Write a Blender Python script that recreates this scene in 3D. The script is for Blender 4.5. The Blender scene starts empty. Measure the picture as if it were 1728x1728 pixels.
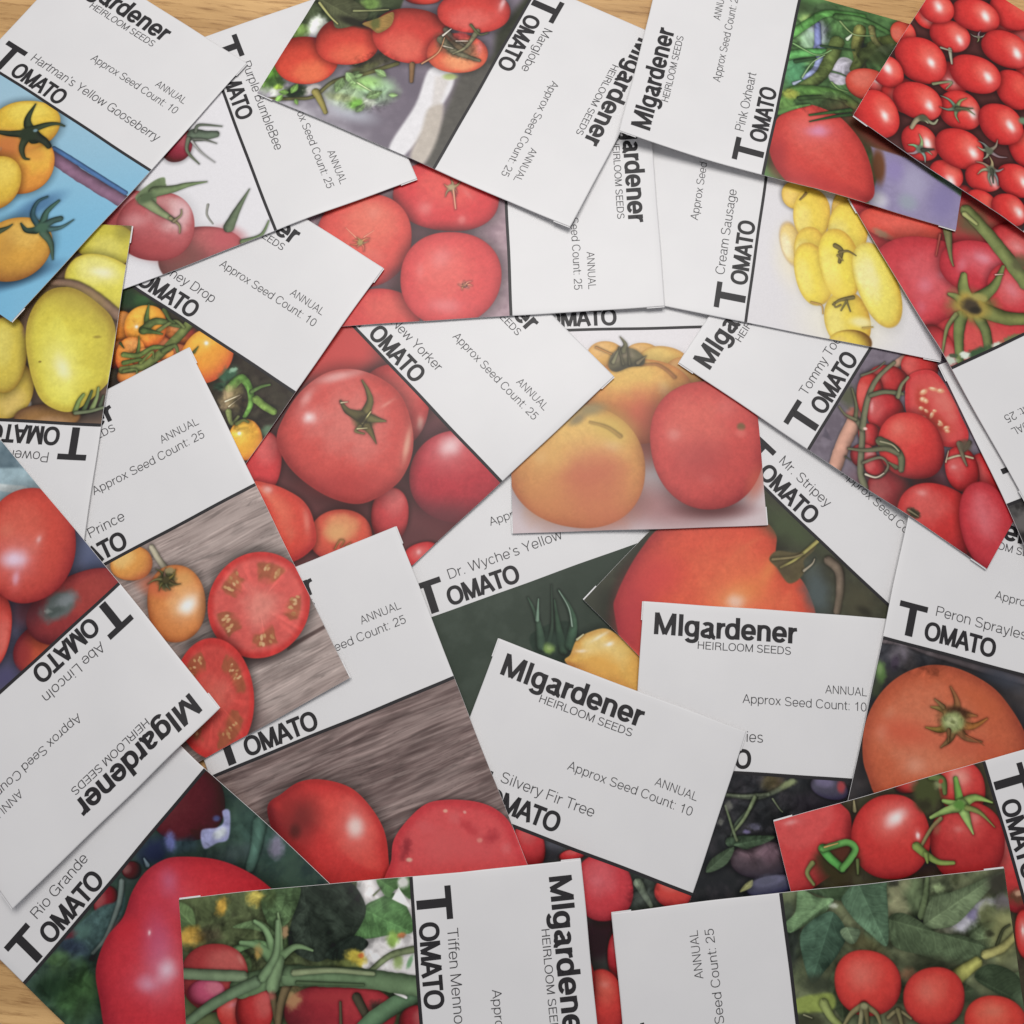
import bpy, math, random
import numpy as np
from mathutils import Matrix
# ---------------------------------------------------------------- camera, light, exposure
SC = bpy.context.scene
COL = SC.collection
W = .0825                                   # packet width in metres; packet coordinates u (across) and v (down) are in widths
LAB_V, LEN_V = 0.63502, 1.48281             # bottom of the white label, bottom of the packet
cam = bpy.data.cameras.new('camera'); cam.lens = 31.31268; cam.sensor_width = 36; cam.clip_start = .01; cam.clip_end = 20
cam.shift_x = -0.01855; cam.shift_y = -0.06830
co = bpy.data.objects.new('camera', cam); COL.objects.link(co)
co.matrix_world = Matrix.Translation((0, 0, 3.62244*W)) @ Matrix.Rotation(0.17974, 4, 'X') @ Matrix.Rotation(0.11595, 4, 'Z')
SC.camera = co
wd = bpy.data.worlds.new('World'); SC.world = wd; wd.use_nodes = True
wb = wd.node_tree.nodes['Background']; wb.inputs[0].default_value = (.93, .94, 1., 1); wb.inputs[1].default_value = .30
def area(name, loc, aim, size, power, color):
    l = bpy.data.lights.new(name, 'AREA'); l.shape = 'RECTANGLE'; l.size, l.size_y = size; l.energy = power; l.color = color
    o = bpy.data.objects.new(name, l); COL.objects.link(o); o.location = loc
    d = Matrix.Translation(loc).to_translation() - Matrix.Translation(aim).to_translation()
    o.rotation_euler = d.to_track_quat('Z', 'Y').to_euler(); return o
area('ceiling_lamp', (-.03, .30, .63), (.0, .05, 0), (.42, .30), 3.38, (1., .975, .945))
SC.view_settings.view_transform = 'Standard'; SC.view_settings.look = 'None'; SC.view_settings.exposure = 0; SC.view_settings.gamma = 1
GAIN = .95                                  # printed colour seen under this light -> ink reflectance
# ---------------------------------------------------------------- helpers
def put(name, verts, faces, mat, parent=None, smooth=True, uv=None):
    me = bpy.data.meshes.new(name); me.from_pydata([tuple(map(float, v)) for v in verts], [], faces)
    if uv is not None:
        l = me.uv_layers.new(name='UVMap'); idx = np.empty(len(me.loops), int); me.loops.foreach_get('vertex_index', idx)
        l.data.foreach_set('uv', np.asarray(uv, float)[idx].ravel())
    if smooth: me.polygons.foreach_set('use_smooth', [True]*len(me.polygons))
    me.materials.append(mat); o = bpy.data.objects.new(name, me); COL.objects.link(o); o.parent = parent
    return o
def material(name):
    m = bpy.data.materials.new(name); m.use_nodes = True; nt = m.node_tree
    return m, nt, nt.nodes['Principled BSDF']
def node(nt, kind, **kw):
    n = nt.nodes.new(kind)
    for k, v in kw.items(): setattr(n, k, v)
    return n
def paper_bump(nt, b, strength=.03):
    tc = node(nt, 'ShaderNodeTexCoord'); n1 = node(nt, 'ShaderNodeTexNoise'); n1.inputs['Scale'].default_value = 900; n1.inputs['Detail'].default_value = 4
    n2 = node(nt, 'ShaderNodeTexNoise'); n2.inputs['Scale'].default_value = 55; n2.inputs['Detail'].default_value = 3
    ad = node(nt, 'ShaderNodeMath', operation='MULTIPLY_ADD'); ad.inputs[1].default_value = .12
    nt.links.new(tc.outputs['Object'], n1.inputs['Vector']); nt.links.new(tc.outputs['Object'], n2.inputs['Vector'])
    nt.links.new(n1.outputs['Fac'], ad.inputs[0]); nt.links.new(n2.outputs['Fac'], ad.inputs[2])
    bp = node(nt, 'ShaderNodeBump'); bp.inputs['Strength'].default_value = strength; bp.inputs['Distance'].default_value = .0012
    nt.links.new(ad.outputs[0], bp.inputs['Height']); nt.links.new(bp.outputs['Normal'], b.inputs['Normal'])
    return n2
def make_paper():
    m, nt, b = material('coated_white_paper'); n = paper_bump(nt, b)
    r = node(nt, 'ShaderNodeValToRGB'); r.color_ramp.elements[0].color = (.735, .727, .733, 1); r.color_ramp.elements[1].color = (.80, .79, .79, 1)
    nt.links.new(n.outputs['Fac'], r.inputs['Fac']); nt.links.new(r.outputs['Color'], b.inputs['Base Color'])
    b.inputs['Roughness'].default_value = .42; b.inputs['Specular IOR Level'].default_value = .4
    return m
PAPER = make_paper()
def make_ink(name, c):
    m, nt, b = material(name); paper_bump(nt, b); b.inputs['Base Color'].default_value = c; b.inputs['Roughness'].default_value = .5; b.inputs['Specular IOR Level'].default_value = .35
    return m
INK = make_ink('black_ink', (.022, .020, .022, 1)); GREY = make_ink('fine_grey_ink', (.062, .060, .063, 1))
def print_material(name, rgb):
    h, w, _ = rgb.shape
    lin = np.where(rgb <= .04045, rgb/12.92, ((rgb+.055)/1.055)**2.4)/GAIN
    lin = lin*.93 + (lin @ np.array([.25, .65, .10]))[..., None]*.07
    lin = np.clip(lin*1.02 - .016, .002, .9)
    s = np.where(lin <= .0031308, lin*12.92, 1.055*np.maximum(lin, 1e-6)**(1/2.4)-.055)
    im = bpy.data.images.new(name, w, h); px = np.ones((h, w, 4), np.float32); px[..., :3] = s[::-1]
    im.pixels.foreach_set(px.ravel()); im.update(); im.pack()
    m, nt, b = material(name); paper_bump(nt, b)
    t = node(nt, 'ShaderNodeTexImage', image=im, extension='EXTEND'); nt.links.new(t.outputs['Color'], b.inputs['Base Color'])
    b.inputs['Roughness'].default_value = .45; b.inputs['Specular IOR Level'].default_value = .35
    return m
def bil(G, x, y):
    h, w = G.shape
    x = np.clip(x, 0, w - 1.001); y = np.clip(y, 0, h - 1.001)
    i = x.astype(int); j = y.astype(int); fx = x - i; fy = y - j
    return (G[j, i]*(1-fx) + G[j, i+1]*fx)*(1-fy) + (G[j+1, i]*(1-fx) + G[j+1, i+1]*fx)*fy
def smooth(z, n):
    for _ in range(n):
        p = np.pad(z, 1, mode='reflect', reflect_type='odd')
        z = .5*z + .125*(p[1:-1, :-2] + p[1:-1, 2:] + p[:-2, 1:-1] + p[2:, 1:-1])
    return z
def drape(packets, NU=34, NV=50, it=2600):
    """packets: list of (name, fn(u,v)->x,y metres, H, curl(4 corners)); bottom first.  returns dict name->z grid of the underside"""
    res = .001; x0 = -.34; y0 = -.34; n = 680
    HM = np.zeros((n, n)); out = {}
    gx, gy = np.meshgrid(x0 + res*np.arange(n), y0 + res*np.arange(n))
    for name, fn, inv, H, curl in packets:
        u, v = np.meshgrid(np.linspace(0, 1, NU), np.linspace(0, H, NV))
        x, y = fn(u, v)
        # highest thing beneath each cell
        ob = np.maximum.reduce([bil(HM, (x+dx-x0)/res, (y+dy-y0)/res) for dx in (-.001, 0, .001) for dy in (-.001, 0, .001)])
        ob = ob + .00012
        z = np.full_like(ob, ob.max())
        for k in range(it):
            p = np.pad(z, 1, mode='reflect', reflect_type='odd')
            a = .25*(p[1:-1, :-2] + p[1:-1, 2:] + p[:-2, 1:-1] + p[2:, 1:-1])
            z = np.maximum(ob, a - 1.1e-6)
        z = smooth(z, 14)
        d = np.maximum(ob - z, 0)
        if d.max() > 0:
            dd = d.copy()
            for _ in range(3):
                p = np.pad(dd, 1, mode='edge')
                dd = np.maximum.reduce([p[1:-1, 1:-1], p[1:-1, :-2], p[1:-1, 2:], p[:-2, 1:-1], p[2:, 1:-1]])
            p = dd
            for _ in range(4):
                q = np.pad(p, 1, mode='edge')
                p = (q[1:-1, 1:-1]*2 + q[1:-1, :-2] + q[1:-1, 2:] + q[:-2, 1:-1] + q[2:, 1:-1])/6
            z = z + np.maximum(p, d)
        vv = v/H
        for (cu, cv, amt) in curl:
            w = np.clip(1 - np.hypot((u-cu), (vv-cv)*1.4)/.75, 0, 1)
            z = z + amt*w*w
        z = z + rise(u, vv)
        for k in range(1, 4):                            # paper never lies quite flat
            g = len(out)*1.7+k; z = z + .00010/k*np.sin(3.1*k*u*math.cos(g)+4.4*k*vv*math.sin(g)+2.3*g)
        out[name] = z
        top = z + thick(u, vv)
        # stamp on the height map
        uu, v2 = inv(gx, gy)
        m = (uu >= 0) & (uu <= 1) & (v2 >= 0) & (v2 <= H)
        HM[m] = np.maximum(HM[m], bil(top, uu[m]*(NU-1), v2[m]/H*(NV-1)))
    return out
def thick(u, vv):
    b = np.clip(np.sin(np.pi*np.clip(u, 0, 1))*np.sin(np.pi*np.clip(vv, 0, 1)), 0, 1)**.6
    return .00018 + .00125*b
def rise(u, vv):
    """a pouch full of seeds stands on its belly: its rim hangs a little above what it lies on"""
    b = np.clip(np.sin(np.pi*np.clip(u, 0, 1))*np.sin(np.pi*np.clip(vv, 0, 1)), 0, 1)**.6
    return .00085*(1-b)

# ---------------------------------------------------------------- printed pictures (painted in packet millimetres)
PXMM = 6.5
def lattice(ix, iy, seed):
    h = (ix*374761393 + iy*668265263 + seed*974634541) & 0x7fffffff
    h = ((h ^ (h >> 13))*1274126177) & 0x7fffffff
    return ((h ^ (h >> 16)) & 0xffff)/65535.
def vnoise(x, y, seed=0):
    i = np.floor(x).astype(np.int64); j = np.floor(y).astype(np.int64)
    fx = x - i; fy = y - j; fx = fx*fx*(3-2*fx); fy = fy*fy*(3-2*fy)
    return ((lattice(i, j, seed)*(1-fx) + lattice(i+1, j, seed)*fx)*(1-fy)
            + (lattice(i, j+1, seed)*(1-fx) + lattice(i+1, j+1, seed)*fx)*fy)
def fbm(x, y, seed=0, octv=3):
    t = 0.; a = .5; s = 0.
    for k in range(octv):
        t = t + a*vnoise(x*2**k, y*2**k, seed+k*17); s += a; a *= .55
    return t/s
def sst(a, b, x):
    t = np.clip((x-a)/(b-a), 0, 1); return t*t*(3-2*t)
def catmull(P, closed, n=7):
    P = np.array(P, float); m = len(P)
    if m < 3: return P
    out = []
    rng = range(m) if closed else range(m-1)
    for i in rng:
        if closed: a, b, c, d = P[(i-1) % m], P[i], P[(i+1) % m], P[(i+2) % m]
        else: a, b, c, d = P[max(i-1, 0)], P[i], P[i+1], P[min(i+2, m-1)]
        for t in np.arange(n)/n:
            out.append(.5*(2*b + (c-a)*t + (2*a-5*b+4*c-d)*t*t + (3*b-a-3*c+d)*t**3))
    if not closed: out.append(P[-1])
    return np.array(out)
class Canvas:
    def __init__(s, wmm, hmm, seed):
        s.w = int(wmm*PXMM); s.h = int(hmm*PXMM); s.seed = seed; s.k = 0
        s.X, s.Y = np.meshgrid((np.arange(s.w)+.5)/PXMM, (np.arange(s.h)+.5)/PXMM)
        s.img = np.full((s.h, s.w, 3), .5)
    def box(s, xa, ya, xb, yb):
        i0 = max(int(xa*PXMM)-2, 0); i1 = min(int(xb*PXMM)+3, s.w); j0 = max(int(ya*PXMM)-2, 0); j1 = min(int(yb*PXMM)+3, s.h)
        if i1 <= i0 or j1 <= j0: return None
        return slice(j0, j1), slice(i0, i1)
    def sd(s): s.k += 7; return s.seed*131 + s.k
    def mix(s, sl, col, a):
        s.img[sl] = s.img[sl]*(1-a[..., None]) + col*a[..., None]
    # ---- operators
    def bg(s, c): s.img[:] = np.array(c)/255.
    def lin(s, p, c0, q, c1):
        d = np.array(q)-np.array(p); t = ((s.X-p[0])*d[0] + (s.Y-p[1])*d[1])/(d@d)
        t = sst(0, 1, t)[..., None]; s.img = np.array(c0)/255.*(1-t) + np.array(c1)/255.*t
    def mot(s, size, c, amt, ang=0, asp=1., thr=.5, hard=.2):
        a = math.radians(ang); x = s.X*math.cos(a)+s.Y*math.sin(a); y = -s.X*math.sin(a)+s.Y*math.cos(a)
        n = fbm(x/(size*asp)+3.1, y/size+7.7, s.sd(), 4)
        s.mix(np.s_[:, :], np.array(c)/255., amt*sst(thr-hard, thr+hard, n))
    def blob(s, p, rx, ry, ang, c, soft=.6, a=1., wob=.12):
        r = max(rx, ry)*1.6; sl = s.box(p[0]-r, p[1]-r, p[0]+r, p[1]+r)
        if not sl: return
        x = s.X[sl]-p[0]; y = s.Y[sl]-p[1]; t = math.radians(ang)
        d = np.hypot((x*math.cos(t)+y*math.sin(t))/rx, (-x*math.sin(t)+y*math.cos(t))/ry)
        if wob: d = d + wob*(fbm(s.X[sl]/(min(rx, ry)*.7), s.Y[sl]/(min(rx, ry)*.7), s.sd())-.5)*2
        s.mix(sl, np.array(c)/255., a*(1-sst(1-soft, 1+soft*.55, d)))
    def shade(s, sl, nx, ny, nz, mask, c, dk, lt, L, spot=None):
        c = np.array(c)/255.; dk = c*np.array([.52, .40, .42]) if dk is None else np.array(dk)/255.
        lt = c + (np.array([1., .86, .78])-c)*.22 if lt is None else np.array(lt)/255.
        l = np.array([L[0], L[1], .75]); l = l/np.linalg.norm(l)
        t = nx*l[0]+ny*l[1]+nz*l[2]
        n1 = fbm(s.X[sl]/3.5, s.Y[sl]/3.5, s.sd(), 3)-.5
        t = t + n1*.16
        u = sst(-.35, .75, t)[..., None]; v = sst(.68, 1.02, t)[..., None]
        col = dk*(1-u) + c*u; col = col*(1-v) + lt*v
        e = (.80+.20*np.clip(nz*1.7, 0, 1))[..., None]; col = col*(e + (1-e)*np.array([.35, 0, 0]))
        n2 = (fbm(s.X[sl]/.7, s.Y[sl]/.7, s.sd(), 2)-.5)[..., None]
        n3 = (fbm(s.X[sl]/1.6, s.Y[sl]/1.6, s.sd(), 3)-.5)[..., None]; col = col*(1 + .07*n2 + .09*n3)
        s.mix(sl, np.clip(col, 0, 1), mask)
    def hls(s, hl, sl, mask):
        for h in hl:
            x, y, rx, ry, ang, st = h[:6]; cc = np.array(h[6] if len(h) > 6 else (252, 244, 240))/255.
            t = math.radians(ang); dx = s.X[sl]-x; dy = s.Y[sl]-y
            d = np.hypot((dx*math.cos(t)+dy*math.sin(t))/rx, (-dx*math.sin(t)+dy*math.cos(t))/ry)
            d = d + (fbm(s.X[sl]/(rx+ry)*2.2, s.Y[sl]/(rx+ry)*2.2, s.sd(), 2)-.5)*.35
            a = st*(.66*(1-sst(.05, 1.15, d)) + .34*np.exp(-d*d*.6))*mask
            s.mix(sl, cc, a)
    def halo(s, sl, d, w, amt):
        s.img[sl] *= (1-amt*np.clip(1-d/w, 0, 1)**1.5)[..., None]
    def tom(s, p, rx, ry, ang, c, dk=None, lt=None, L=None, hl=(), soft=.25, lob=None, sh=.3):
        r = max(rx, ry)*1.25+1; sl = s.box(p[0]-r, p[1]-r, p[0]+r, p[1]+r)
        if not sl: return
        x = s.X[sl]-p[0]; y = s.Y[sl]-p[1]; t = math.radians(ang); ca, sa = math.cos(t), math.sin(t)
        ex = (x*ca+y*sa)/rx; ey = (-x*sa+y*ca)/ry
        d = (np.abs(ex)**2.15+np.abs(ey)**2.15)**(1/2.15)
        th = np.arctan2(ey, ex); sdv = s.sd()
        d = d/(1 + .018*np.sin(2*th+sdv) + .012*np.sin(3*th+sdv*1.7))
        if lob: d = d/(1 + lob[1]*np.cos(lob[0]*th+lob[2]))
        R = min(rx, ry); dist = (d-1)*R
        s.halo(sl, dist, R*.30, sh)
        mask = 1-sst(-soft, soft, dist)
        dd = np.clip(d, 1e-4, 1); nz = np.sqrt(np.clip(1-dd**2, 0, 1)); k = np.clip(dd, 0, 1)
        gx = ex/np.maximum(d, 1e-4)*k; gy = ey/np.maximum(d, 1e-4)*k
        nx = gx*ca-gy*sa; ny = gx*sa+gy*ca
        if L is None:
            L = ((hl[0][0]-p[0])/r*1.1, (hl[0][1]-p[1])/r*1.1) if len(hl) else (-.25, -.5)
        s.shade(sl, nx, ny, nz, mask, c, dk, lt, L); s.hls(hl, sl, mask)
    def pdist(s, P, sl, closed):
        x = s.X[sl]; y = s.Y[sl]; D = np.full(x.shape, 1e9); T = np.zeros(x.shape); ins = np.zeros(x.shape, bool); S = np.zeros(x.shape)
        n = len(P); m = n if closed else n-1
        seg = [np.linalg.norm(P[(i+1) % n]-P[i]) for i in range(m)]; tot = sum(seg)+1e-9; acc = 0
        for i in range(m):
            a = P[i]; b = P[(i+1) % n]; e = b-a; l2 = e@e+1e-12
            t = np.clip(((x-a[0])*e[0]+(y-a[1])*e[1])/l2, 0, 1)
            dx = x-a[0]-t*e[0]; dy = y-a[1]-t*e[1]; d = dx*dx+dy*dy; w = d < D
            D = np.where(w, d, D); T = np.where(w, (acc+t*seg[i])/tot, T)
            if not closed: S = np.where(w, np.sign(e[0]*dy-e[1]*dx), S)
            if closed and a[1] != b[1]:
                ins ^= ((a[1] > y) != (b[1] > y)) & (x < (b[0]-a[0])*(y-a[1])/(b[1]-a[1])+a[0])
            acc += seg[i]
        return np.sqrt(D), T, (ins if closed else S)
    def bbox(s, P, m):
        return s.box(P[:, 0].min()-m, P[:, 1].min()-m, P[:, 0].max()+m, P[:, 1].max()+m)
    def ptom(s, pts, c, dk=None, lt=None, L=(-.25, -.5), hl=(), soft=.25, sh=.3, R=None):
        P = catmull(pts, True, 6); sl = s.bbox(P, 4)
        if not sl: return
        d, _, ins = s.pdist(P, sl, True); sd = np.where(ins, -d, d)
        ext = min(np.ptp(P[:, 0]), np.ptp(P[:, 1]))*.5; R = R or ext
        s.halo(sl, sd, R*.25, sh)
        dd = np.clip(1-np.where(ins, d, 0)/R, 0, 1); h = np.sqrt(np.clip(1-dd**2, 0, 1))*R
        for _ in range(14):
            q = np.pad(h, 2, mode='edge'); h = (q[2:-2, 2:-2]*2+q[2:-2, :-4]+q[2:-2, 4:]+q[:-4, 2:-2]+q[4:, 2:-2])/6
        gy, gx = np.gradient(h, 1/PXMM); nz = 1/np.sqrt(1+gx*gx+gy*gy)
        s.shade(sl, -gx*nz, -gy*nz, nz, 1-sst(-soft, soft, sd), c, dk, lt, L); s.hls(hl, sl, 1-sst(-soft, soft, sd))
    def poly(s, pts, c, soft=.3, a=1., sm=0, tex=.10):
        P = catmull(pts, True, 6) if sm else np.array(pts, float); sl = s.bbox(P, soft*2+1)
        if not sl: return
        d, _, ins = s.pdist(P, sl, True); sd = np.where(ins, -d, d)
        n = 1+tex*2*(fbm(s.X[sl]/1.6, s.Y[sl]/1.6, s.sd())-.5)
        s.mix(sl, np.clip(np.array(c)/255.*n[..., None], 0, 1), a*(1-sst(-soft, soft, sd)))
    def leaf(s, pts, c, tip=0, soft=.25, vein=.09, sh=.25, sm=1):
        """leaf with a midrib running from its first point to point number tip"""
        P = catmull(pts, True, 5) if sm else np.array(pts, float); sl = s.bbox(P, 2.5)
        if not sl: return
        tip = tip or len(pts)//2
        d, _, ins = s.pdist(P, sl, True); sd = np.where(ins, -d, d); s.halo(sl, sd, 2., sh)
        a = np.array(pts[0], float); b = np.array(pts[tip], float); e = (b-a)/np.linalg.norm(b-a)
        al = (s.X[sl]-a[0])*e[0]+(s.Y[sl]-a[1])*e[1]; ac = -(s.X[sl]-a[0])*e[1]+(s.Y[sl]-a[1])*e[0]
        n = fbm(s.X[sl]/2., s.Y[sl]/2., s.sd(), 4)
        f = 1 + .30*(n-.5) + np.where(ac > 0, .07, -.09)
        lat = np.abs(((al - np.abs(ac)*.8)/3.3 + 1.1*fbm(s.X[sl]/4, s.Y[sl]/4, s.sd(), 2)) % 1 - .5)
        f = f + vein*np.exp(-(ac/.28)**2) + vein*.6*np.exp(-(lat/.07)**2)*np.clip(np.abs(ac)/1.0, 0, 1) - .05*np.exp(-((lat-.18)/.10)**2) + .16*(fbm(s.X[sl]/6, s.Y[sl]/6, s.sd(), 2)-.5)
        f = f - .16*np.exp(-d/.8)
        s.mix(sl, np.clip(np.array(c)/255.*f[..., None], 0, 1), 1-sst(-soft, soft, sd))
    def tube(s, pts, w0, w1, c, soft=.18, a=1., sh=.25):
        P = catmull(pts, False, 6); m = max(w0, w1)+1.5; sl = s.bbox(P, m)
        if not sl: return
        d, t, S = s.pdist(P, sl, False); w = (w0*(1-t)+w1*t)/2; w = np.maximum(w*(1+.16*(fbm(s.X[sl]/2.2, s.Y[sl]/2.2, s.sd(), 2)-.5)), .06)
        sd = d-w
        if sh: s.halo(sl, sd, .9, sh)
        q = np.clip(d/w, 0, 1); f = 1.12-.42*q*q + .16*S*q + .22*(fbm(s.X[sl]/2.4, s.Y[sl]/2.4, s.sd(), 3)-.5)
        s.mix(sl, np.clip(np.array(c)/255.*f[..., None], 0, 1), a*(1-sst(-soft, soft, sd)))
    def star(s, p, R, n, ang, c, w=None, curl=.25, core=.3, jit=.3):
        w = w or R*.32; rg = random.Random(s.sd())
        for k in range(n):
            t = math.radians(ang+360*k/n+rg.uniform(-18, 18)); r = R*(1+rg.uniform(-jit, jit)); b = t+rg.choice((-1, 1))*curl
            s.tube([p, (p[0]+.55*r*math.cos(t), p[1]+.55*r*math.sin(t)), (p[0]+r*math.cos(b), p[1]+r*math.sin(b))], w, w*.15, [v*rg.uniform(.82, 1.18) for v in c])
        s.blob(p, R*core, R*core, 0, [v*.8 for v in c], .5, 1, .2)
    def wood(s, ang, c1, c2, scale=1.):
        a = math.radians(ang); x = s.X*math.cos(a)+s.Y*math.sin(a); y = -s.X*math.sin(a)+s.Y*math.cos(a)
        y = y + 1.1*(fbm(x/26, y/9, s.sd(), 2)-.5)*2
        n = .55*fbm(x/(22*scale), y/(1.5*scale), s.sd(), 4) + .45*fbm(x/(9*scale), y/(.5*scale), s.sd(), 3)
        t = sst(.28, .72, n)[..., None]; s.img = np.array(c1)/255.*(1-t)+np.array(c2)/255.*t
        q = fbm(x/34, y/1.3, s.sd(), 2); s.img *= (1+.13*sst(.055, .0, np.abs(q-.52))-.16*sst(.03, .0, np.abs(q-.40)))[..., None]
        b = fbm(x/8, y/2.6, s.sd(), 3); s.img *= (1-.09*sst(.50, .75, b))[..., None]
    def slice(s, p, rx, ry, ang, n=6, skin=(200, 56, 52), flesh=(216, 92, 84), core=(224, 132, 118), gel=(150, 92, 58), ph=0.):
        r = max(rx, ry)*1.2; sl = s.box(p[0]-r, p[1]-r, p[0]+r, p[1]+r)
        if not sl: return
        x = s.X[sl]-p[0]; y = s.Y[sl]-p[1]; t = math.radians(ang)
        ex = (x*math.cos(t)+y*math.sin(t))/rx; ey = (-x*math.sin(t)+y*math.cos(t))/ry
        d = np.hypot(ex, ey); th = np.arctan2(ey, ex); R = min(rx, ry)
        s.halo(sl, (d-1)*R, R*.25, .4)
        nz = fbm(ex*3+5, ey*3+5, s.sd(), 3)-.5; nf = fbm(ex*11, ey*11, s.sd(), 3)-.5
        skin, flesh, core, gel = [np.array(v)/255. for v in (skin, flesh, core, gel)]
        u = sst(.82, .96, d+nz*.05)[..., None]; col = flesh*(1-u)+skin*u
        v = sst(.62, .1, d+nz*.4)[..., None]; col = col*(1-v)+core*v
        lo = np.cos(n*th+ph+nz*3.)
        g = sst(-.25, .25, lo)*sst(.46, .60, d+nz*.3)*sst(.86, .78, d+nz*.1)
        col = col*(1-.75*g[..., None])+gel*.75*g[..., None]
        rad = sst(.55, .8, fbm(th*6, d*1.5, s.sd(), 2))*sst(.15, .4, d)
        col = col*(1+.10*rad+.16*nf)[..., None]
        m = 1-sst(-.2, .2, (d-1)*R)
        s.mix(sl, np.clip(col, 0, 1), m)
        rg = random.Random(s.sd())
        for k in range(n):
            tc = (2*math.pi*k-ph)/n
            for q in range(11):
                tt = tc+rg.uniform(-1., 1.)*1.25/n; rr = rg.uniform(.60, .77); X = rr*math.cos(tt)*rx; Y = rr*math.sin(tt)*ry
                s.blob((p[0]+X*math.cos(t)-Y*math.sin(t), p[1]+X*math.sin(t)+Y*math.cos(t)), .42*R/9, .28*R/9, math.degrees(tt)+ang+rg.uniform(-30, 30),
                       rg.choice([(206, 160, 108), (190, 136, 88), (216, 176, 128), (176, 112, 72)]), .5, .9)
    def rough(s, p, rx, ry, ang, amt, size):
        r = max(rx, ry)*1.3; sl = s.box(p[0]-r, p[1]-r, p[0]+r, p[1]+r)
        if not sl: return
        x = s.X[sl]-p[0]; y = s.Y[sl]-p[1]; t = math.radians(ang)
        d = np.hypot((x*math.cos(t)+y*math.sin(t))/rx, (-x*math.sin(t)+y*math.cos(t))/ry)
        wx = fbm(s.X[sl]/size/2, s.Y[sl]/size/2, s.sd(), 2)*3
        n = fbm(s.X[sl]/size+wx, s.Y[sl]/size-wx, s.sd(), 4)-.5; rdg = np.abs(fbm(s.X[sl]/size/1.4-wx, s.Y[sl]/size/1.4, s.sd(), 3)-.5)
        f = 1 + amt*(1-sst(.75, 1.15, d))*(1.35*n - .28*sst(.15, .27, rdg))
        s.img[sl] = np.clip(s.img[sl]*f[..., None], 0, 1)
    def fill(s, size, c, x0, y0, x1, y1, n, hl=1):
        rg = random.Random(s.sd())
        for k in range(n):
            p = (rg.uniform(x0, x1), rg.uniform(y0, y1)); r = size*rg.uniform(.85, 1.1)
            s.tom(p, r, r*rg.uniform(.85, 1), rg.uniform(0, 180), [v*rg.uniform(.85, 1.05) for v in c], hl=[(p[0]+r*.3, p[1], r*.3, r*.2, 90, .8)] if hl else ())
    def leaves(s, size, c, x0, y0, x1, y1, n):
        rg = random.Random(s.sd())
        for k in range(n):
            x, y = rg.uniform(x0, x1), rg.uniform(y0, y1); t = rg.uniform(0, 6.28); r = size*rg.uniform(.6, 1.3); f = rg.uniform(.6, 1.3)
            q = [(0, 0), (.35, .28), (.7, .24), (1, 0), (.65, -.22), (.3, -.26)]
            s.leaf([(x+r*(a*math.cos(t)-b*math.sin(t)), y+r*(a*math.sin(t)+b*math.cos(t))) for a, b in q], [v*f for v in c], 3, soft=.35, vein=.12)
def paint(wmm, hmm, seed, ops):
    cv = Canvas(wmm, hmm, seed)
    for o in ops:
        kw = o[-1] if isinstance(o[-1], dict) else {}
        getattr(cv, o[0])(*(o[1:-1] if kw else o[1:]), **kw)
    im = cv.img
    im = im*(1 + .035*(fbm(cv.X/.35, cv.Y/.35, seed, 2)-.5)[..., None])
    p = np.pad(im, ((1, 1), (1, 1), (0, 0)), mode='edge')
    im = .5*im + .125*(p[1:-1, :-2]+p[1:-1, 2:]+p[:-2, 1:-1]+p[2:, 1:-1])
    return np.clip(im, 0, 1)

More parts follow.
